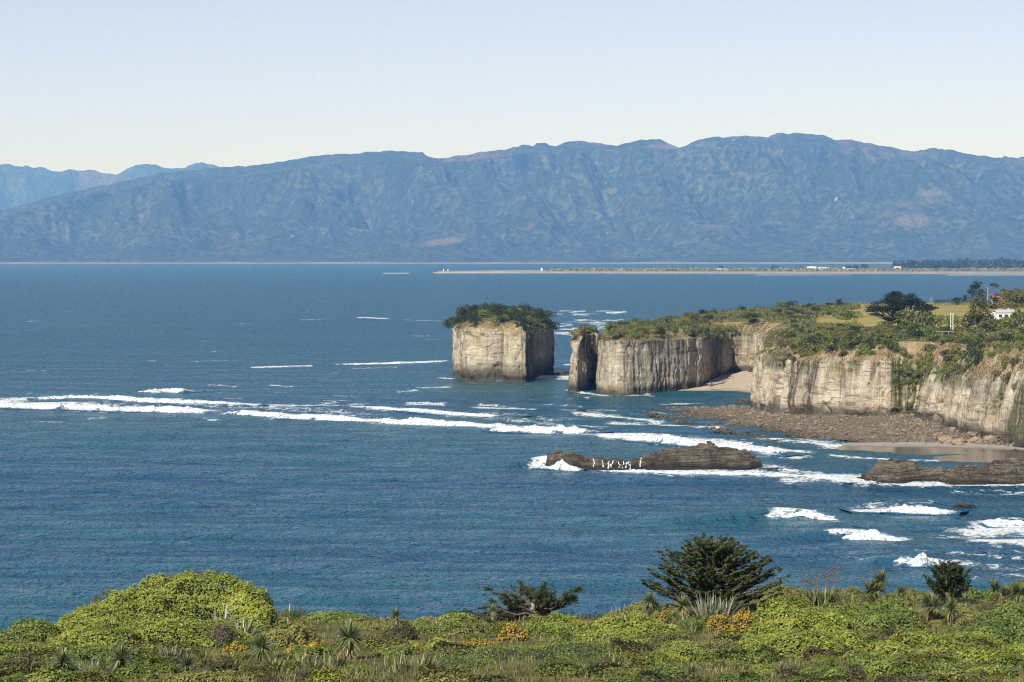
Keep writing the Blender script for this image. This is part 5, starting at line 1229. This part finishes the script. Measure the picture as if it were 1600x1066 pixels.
# grass and herbs over the slope
n = 38000
gxx = rf.uniform(-24, 25, n); gyy = 100 + 62 * rf.random(n) ** 1.2; zz_ = zfg(gxx, gyy)
pxx = 800 + F * gxx / gyy; ok = (gyy < np.interp(pxx, [e[0] for e in EDGE], [e[1] for e in EDGE]) + 1.0)
B = np.stack([gxx, gyy, zz_ - .03], 1)[ok]; dry = fbm(B[:, 0] * .22, B[:, 1] * .22, 3, 3)
V, Fq = blades(B, rf.normal(size=B.shape) * [.45, .45, 0] + [0, 0, 1], rf.uniform(.18, .55, len(B)), rf.uniform(.025, .05, len(B)), .25, 2)
a = Acc(); a.add(V, Fq, np.repeat(np.clip(.22 + .50 * dry + .16 * rf.normal(size=len(B)), 0, 1), 2))
obj('grass', a.mesh('grass', GRASS_MIX), None, 'mixed green and straw grass between the foreground shrubs', kind='stuff')

# ---------------------------------------------------------------- cabbage trees (rosette heads on stems) and flax
def cabbage(label, px, yh, rpx, D, skirt=0.0, heads=1, seed=0):
    rc = np.random.default_rng(seed + 900)
    c = at_d(px, yh, D); g = gpos(px, D); r = rpx / F * D
    root = obj('cabbage_tree', None, None, label, 'cabbage tree', loc=g)
    hz = c[2] - g[2]
    a = Acc(); a.add(*tube([(0, 0, -.2), (.04, 0, hz * .5), (0, 0, hz)], [.11, .085, .07], 8)); obj('stem', a.mesh('stem', BARK_GREY), root)
    offs = [(0, 0, 0)] if heads == 1 else [(rc.uniform(-.6, .6) * r * 1.3, rc.uniform(-.5, .5) * r, rc.uniform(-.5, .5) * r) for _ in range(heads)]
    for o3 in offs:
        V, Fq = rosette(rc, 190, r * 1.15, r * .12, -.55, .22); a = Acc()
        a.add(V.reshape(-1, 3) + np.array(o3) + [0, 0, hz], Fq, np.repeat(np.clip(rc.normal(.5, .28, len(V)), 0, 1), 3)); obj('leaf_head', a.mesh('leaf_head', LEAF_CAB), root)
    if skirt:
        d = unit(rc.normal(size=(80, 3)) * [1, 1, .3] + [0, 0, -.9]); B_ = np.column_stack([np.zeros((80, 2)), hz - rc.uniform(0, skirt, 80)])
        V, Fq = blades(B_, d, r * 1.0 * rc.uniform(.6, 1.1, 80), r * .09, .35, 3); a = Acc(); a.add(V, Fq, np.repeat(np.clip(rc.normal(.5, .3, 80), 0, 1), 3)); obj('dead_leaf_skirt', a.mesh('skirt', LEAF_SKIRT), root)
CAB = [(96, 1034, 22, 107, .12, 1, 'leftmost cabbage tree on the bottom edge'), (187, 1029, 24, 107, .2, 1, 'second cabbage tree from the left on the bottom edge'), (290, 1040, 20, 109, .15, 1, 'dim low cabbage tree third from the left'), (407, 1011, 24, 116, .25, 1, 'cabbage tree right of the round orange bush'), (545, 996, 28, 116, .6, 1, 'tall cabbage tree with a straw yellow skirt'), (905, 1058, 19, 106, .1, 1, 'cabbage rosette low in the centre'), (975, 1054, 17, 107, .15, 1, 'cabbage rosette on the bottom edge right of centre'), (1055, 1057, 16, 106, .1, 1, 'left of two small cabbage rosettes below the lime dome'), (1082, 1051, 15, 107, .2, 1, 'right of two small cabbage rosettes below the lime dome'), (1221, 1053, 19, 106, .15, 1, 'cabbage rosette below the largest lime dome'), (1336, 1050, 19, 107, .2, 1, 'cabbage rosette right of the largest lime dome'),
       (1068, 946, 17, 143, .2, 1, 'cabbage tree at the left foot of the tall conifer'), (1012, 945, 15, 146, .1, 2, 'twin headed cabbage tree left of the tall conifer'), (1368, 914, 18, 150, .5, 3, 'round headed cabbage tree alone on the right skyline'), (1453, 944, 20, 140, .7, 2, 'cabbage tree with a drooping brown skirt at the right'), (1488, 952, 18, 139, .3, 1, 'cabbage tree right of the brown skirted one'), (1565, 925, 16, 150, .3, 2, 'cabbage tree near the right end of the skyline'), (1598, 922, 16, 150, .3, 2, 'cabbage tree cut by the right edge'), (1410, 925, 12, 152, .3, 1, 'small cabbage tree between two larger ones on the skyline'), (1510, 940, 14, 146, .3, 1, 'cabbage tree behind the pair on the right'), (618, 962, 12, 145, .1, 1, 'tiny cabbage rosette right of the green dome'), (845, 1062, 16, 105, .1, 1, 'half hidden cabbage rosette on the bottom edge centre'), (770, 955, 10, 146, .1, 1, 'small cabbage rosette under the half bare conifer')]
for i, (p, y, r, D, sk_, hd, l_) in enumerate(CAB): cabbage(l_, p, y, r, D, sk_, hd, i)
def flax(label, px, yt, hw, D, mat, seed, n=70, upright=.9):
    rc = np.random.default_rng(seed + 40); g = gpos(px, D); Ht = max(.8, at_d(px, yt, D)[2] - g[2]); w = hw / F * D
    root = obj('flax_bush', None, None, label, 'flax', loc=g)
    nf = 4
    for k in range(nf):
        m_ = n // nf; B_ = np.column_stack([rc.uniform(-w * .55, w * .55, m_), rc.uniform(-w * .4, w * .4, m_), np.zeros(m_)])
        d = np.column_stack([B_[:, 0] / w * 1.0 + rc.normal(size=m_) * .28, rc.normal(size=m_) * .3, np.full(m_, upright)])
        V, Fq = blades(B_, d, Ht * 1.12 * rc.uniform(.65, 1.1, m_), rc.uniform(.06, .11, m_), rc.uniform(.05, .35, m_), 4); a = Acc(); a.add(V, Fq, np.repeat(np.clip(rc.normal(.5, .28, m_), 0, 1), 4)); obj('leaf_fan', a.mesh('leaf_fan', mat), root)
for i, (p, y, hw, D, mt, n, l_) in enumerate([(345, 942, 18, 133, LEAF_PALEFLAX, 60, 'silvery flax on the right flank of the big mound'), (378, 960, 18, 131, LEAF_PALEFLAX, 60, 'silvery flax lower down the right flank of the big mound'), (268, 1010, 28, 116, LEAF_PALEFLAX, 90, 'pale silvery flax below the big mound'), (455, 952, 18, 150, LEAF_FLAX, 40, 'dark spiky flax at the skyline right of the big mound'), (1118, 925, 48, 145, LEAF_PALEFLAX, 170, 'large pale flax at the foot of the tall conifer'), (1282, 912, 44, 152, LEAF_FLAX, 280, 'large green flax on the skyline right of the tall conifer'), (1085, 968, 22, 136, LEAF_FLAX, 70, 'dark flax left of the gold bush'), (620, 1020, 36, 112, LEAF_FLAX, 110, 'dark glossy flax right of the skirted cabbage tree'), (480, 1032, 34, 110, LEAF_FLAX, 100, 'glossy flax below the long gold bush'), (30, 1030, 40, 108, LEAF_BROWN, 110, 'dry brown flax in the bottom left corner'), (520, 1030, 26, 111, LEAF_FLAX, 80, 'flax left of the skirted cabbage tree stem'), (140, 1042, 26, 106, LEAF_PALEFLAX, 70, 'pale flax between the two leftmost cabbage trees'), (1330, 925, 22, 150, LEAF_FLAX, 70, 'flax left of the lone skyline cabbage tree'), (660, 1022, 26, 113, LEAF_FLAX, 80, 'dark flax below the bright lime shrub'), (955, 1040, 24, 109, LEAF_FLAX, 70, 'flax left of the bottom centre rosettes'), (350, 1030, 34, 110, LEAF_OLIVE, 90, 'olive flax below the orange bush'), (430, 1035, 30, 110, LEAF_FLAX, 90, 'flax below the fourth cabbage tree')]):
    flax(l_, p, y, hw, D, mt, i, n)
# tall dry flower stalks on the skyline
for i, (p, y) in enumerate([(1258, 893), (1293, 890), (1305, 880), (1275, 900)]):
    g = gpos(p, 152); root = obj('flower_stalk', None, None, ['leftmost dry flower stalk on the skyline right of the conifer', 'third dry flower stalk on the skyline right of the conifer', 'tallest dry flower stalk on the skyline right of the conifer', 'shortest dry flower stalk on the skyline right of the conifer'][i], 'flower stalk', loc=g)
    h = at_d(p, y, 152)[2] - g[2]; a = Acc(); a.add(*tube([(0, 0, 0), (.05, 0, h * .6), (.12, 0, h)], [.03, .025, .012], 5)); obj('stem', a.mesh('stalk', BARK), root); a = Acc()
    for k in range(7): z = h * (.6 + .055 * k); s = (-1) ** k * .22; a.add(*tube([(.06, 0, z), (.06 + s, 0, z + .18)], [.018, .03], 4))
    obj('seed_pods', a.mesh('pods', BARK), root)

# ---------------------------------------------------------------- conifers on the hillside
def conifer(label, px, ybase, D, ytop, hw, seed, nb, mat, bare=0.0, lean=0.0, up=.35, per=420, env=None, name='cypress_tree', sparse=1.0):
    rc = np.random.default_rng(seed); g = gpos(px, D); top = at_d(px, ytop, D)[2] - g[2]; w = hw / F * D
    root = obj(name, None, None, label, 'tree', loc=g)
    a = Acc(); a.add(*tube([(0, 0, -.3), (lean * .4, 0, top * .5), (lean, 0, top * .97)], [.24, .14, .03], 8)); obj('trunk', a.mesh('trunk', BARK), root)
    br, cr = Acc(), Acc()
    env = env or (lambda u: (1 - u) ** .75)
    for k in range(nb):
        u = .06 + .90 * (k + rc.random()) / nb; az = k * 2.39996 + rc.normal() * .25
        Lb = w * env(u) * rc.uniform(.75, 1.12) + .25
        hdir = np.array([math.cos(az), math.sin(az) * .8, 0]); t = np.linspace(0, 1, 7)[:, None]
        z0 = top * u * .86
        rise = Lb * up * rc.uniform(.6, 1.3) + top * .10
        P = np.array([lean * u, 0, z0]) + hdir * Lb * t + np.array([0, 0, 1.0]) * (rise * (t ** 1.6))
        br.add(*tube(P, np.linspace(.055, .012, 7) * (1 + .6 * (1 - u)), 5))
        if rc.random() < bare: continue
        m_ = int(per * (Lb / w + .25) * sparse)
        tw = rc.integers(8, 14)                                   # twigs along the branch, each a feathery plume
        for q in range(tw):
            tq = .15 + .85 * (q + rc.random()) / tw
            b0 = np.array([np.interp(tq, t[:, 0], P[:, i]) for i in range(3)])
            sd = np.array([-hdir[1], hdir[0], 0]) * rc.choice([-1, 1]); dirv = unit(hdir * .9 + sd * rc.uniform(.15, .9) + [0, 0, rc.uniform(.15, .55)])
            Lt = (.25 + .34 * (1 - tq)) * (.5 + .5 * w / 3.3) * rc.uniform(.7, 1.3)
            mm = max(8, m_ // tw); tt = rc.random((mm, 1)) ** .8
            C = b0 + dirv * Lt * tt + rc.normal(size=(mm, 3)) * [.07, .07, .045] * (1.15 - tt)
            V, Fq = leaf_quads(C, np.array([0, 0, 1.0]) + rc.normal(size=(mm, 3)) * .55, .15, .050, rc, align=np.broadcast_to(dirv, (mm, 3)))
            cr.add(V, Fq, np.clip(.30 + .45 * tt[:, 0] * rc.random(mm) + .12 * rc.normal(size=mm), 0, 1))
    obj('branches', br.mesh('branches', BARK), root)
    obj('foliage', cr.mesh('foliage', mat), root)
    return root
conifer('tall spreading dark conifer on the right of the foreground', 1117, 960, 150, 834, 112, 5, 120, LEAF_PINE, env=lambda u: np.interp(u, [0, .2, .45, .7, 1], [.96, 1.0, .78, .52, .12]), up=.22, per=720)
conifer('small conifer on the skyline near the right', 1483, 935, 152, 878, 36, 6, 46, LEAF_PINE, env=lambda u: np.interp(u, [0, .3, .7, 1], [1, .85, .45, .06]), up=.55, per=330)
# half bare, wind swept conifer: long bare limbs fanning to both sides with tufts on top
rc = np.random.default_rng(8); g = gpos(835, 150)
root = obj('wind_swept_conifer', None, None, 'half bare wind swept conifer on the centre skyline', 'tree', loc=g)
a = Acc(); a.add(*tube([(0, 0, -.3), (-.1, 0, .6), (0, 0, 1.1)], [.22, .16, .12], 8)); obj('trunk', a.mesh('trunk', BARK_GREY), root)
br, cr = Acc(), Acc()
tips = [(772, 921, 1), (790, 925, 0), (800, 916, 0), (815, 915, 1), (825, 922, 1), (838, 920, 1), (850, 918, 1), (862, 935, 0), (880, 930, 1), (892, 924, 1), (900, 921, 1), (775, 942, 1), (760, 950, 0), (735, 955, 1), (720, 958, 1), (870, 945, 1), (790, 940, 1), (855, 940, 1), (745, 962, 0), (845, 928, 1), (885, 936, 1)]
for x, y, leafy in tips:
    for rep in range(2):
        T = at_d(x + rc.normal() * 4 * rep, y + abs(rc.normal()) * 5 * rep, 150 + rc.normal() * .9) - g
        P, R = limb((rc.normal() * .1, rc.normal() * .1, rc.uniform(.15, .9)), T, .055, .012, rc, 7, .05); br.add(*tube(P, R, 5))
        for q in range(7):
            b0 = P[rc.integers(3, 7)]; d = unit(T * [1, .5, .3] + rc.normal(size=3) * .5 + [0, 0, .2]); br.add(*tube([b0, b0 + d * rc.uniform(.15, .4)], [.012, .005], 4))
            if leafy or q < 3:
                m_ = 90; tt = rc.random((m_, 1)); C = b0 + d * .45 * tt + rc.normal(size=(m_, 3)) * [.06, .06, .035]
                V, Fq = leaf_quads(C, np.array([0, 0, 1.0]) + rc.normal(size=(m_, 3)) * .5, .12, .04, rc, align=np.broadcast_to(d, (m_, 3))); cr.add(V, Fq, np.clip(rc.normal(.45, .22, m_), 0, 1))
obj('branches', br.mesh('branches', BARK), root); obj('foliage', cr.mesh('foliage', LEAF_PINE), root)

# ================================================================== the air over the bay
hz_ = M('haze_air'); hz_.t.nodes.remove(hz_.b)
vol = hz_.n('VolumePrincipled', {'Color': (.15, .39, 1.0), 'Absorption Color': (1.0, 1.0, 1.0), 'Density': 5.0e-5, 'Anisotropy': 0.0})
hz_.t.links.new(vol.outputs[0], hz_.out.inputs['Volume'])
V, Fb = box((0, 16100, 545), (52000, 32300, 1098))
obj('haze', mesh('haze', V, Fb, None, False, hz_.m), None, 'blue haze over the bay', kind='stuff')
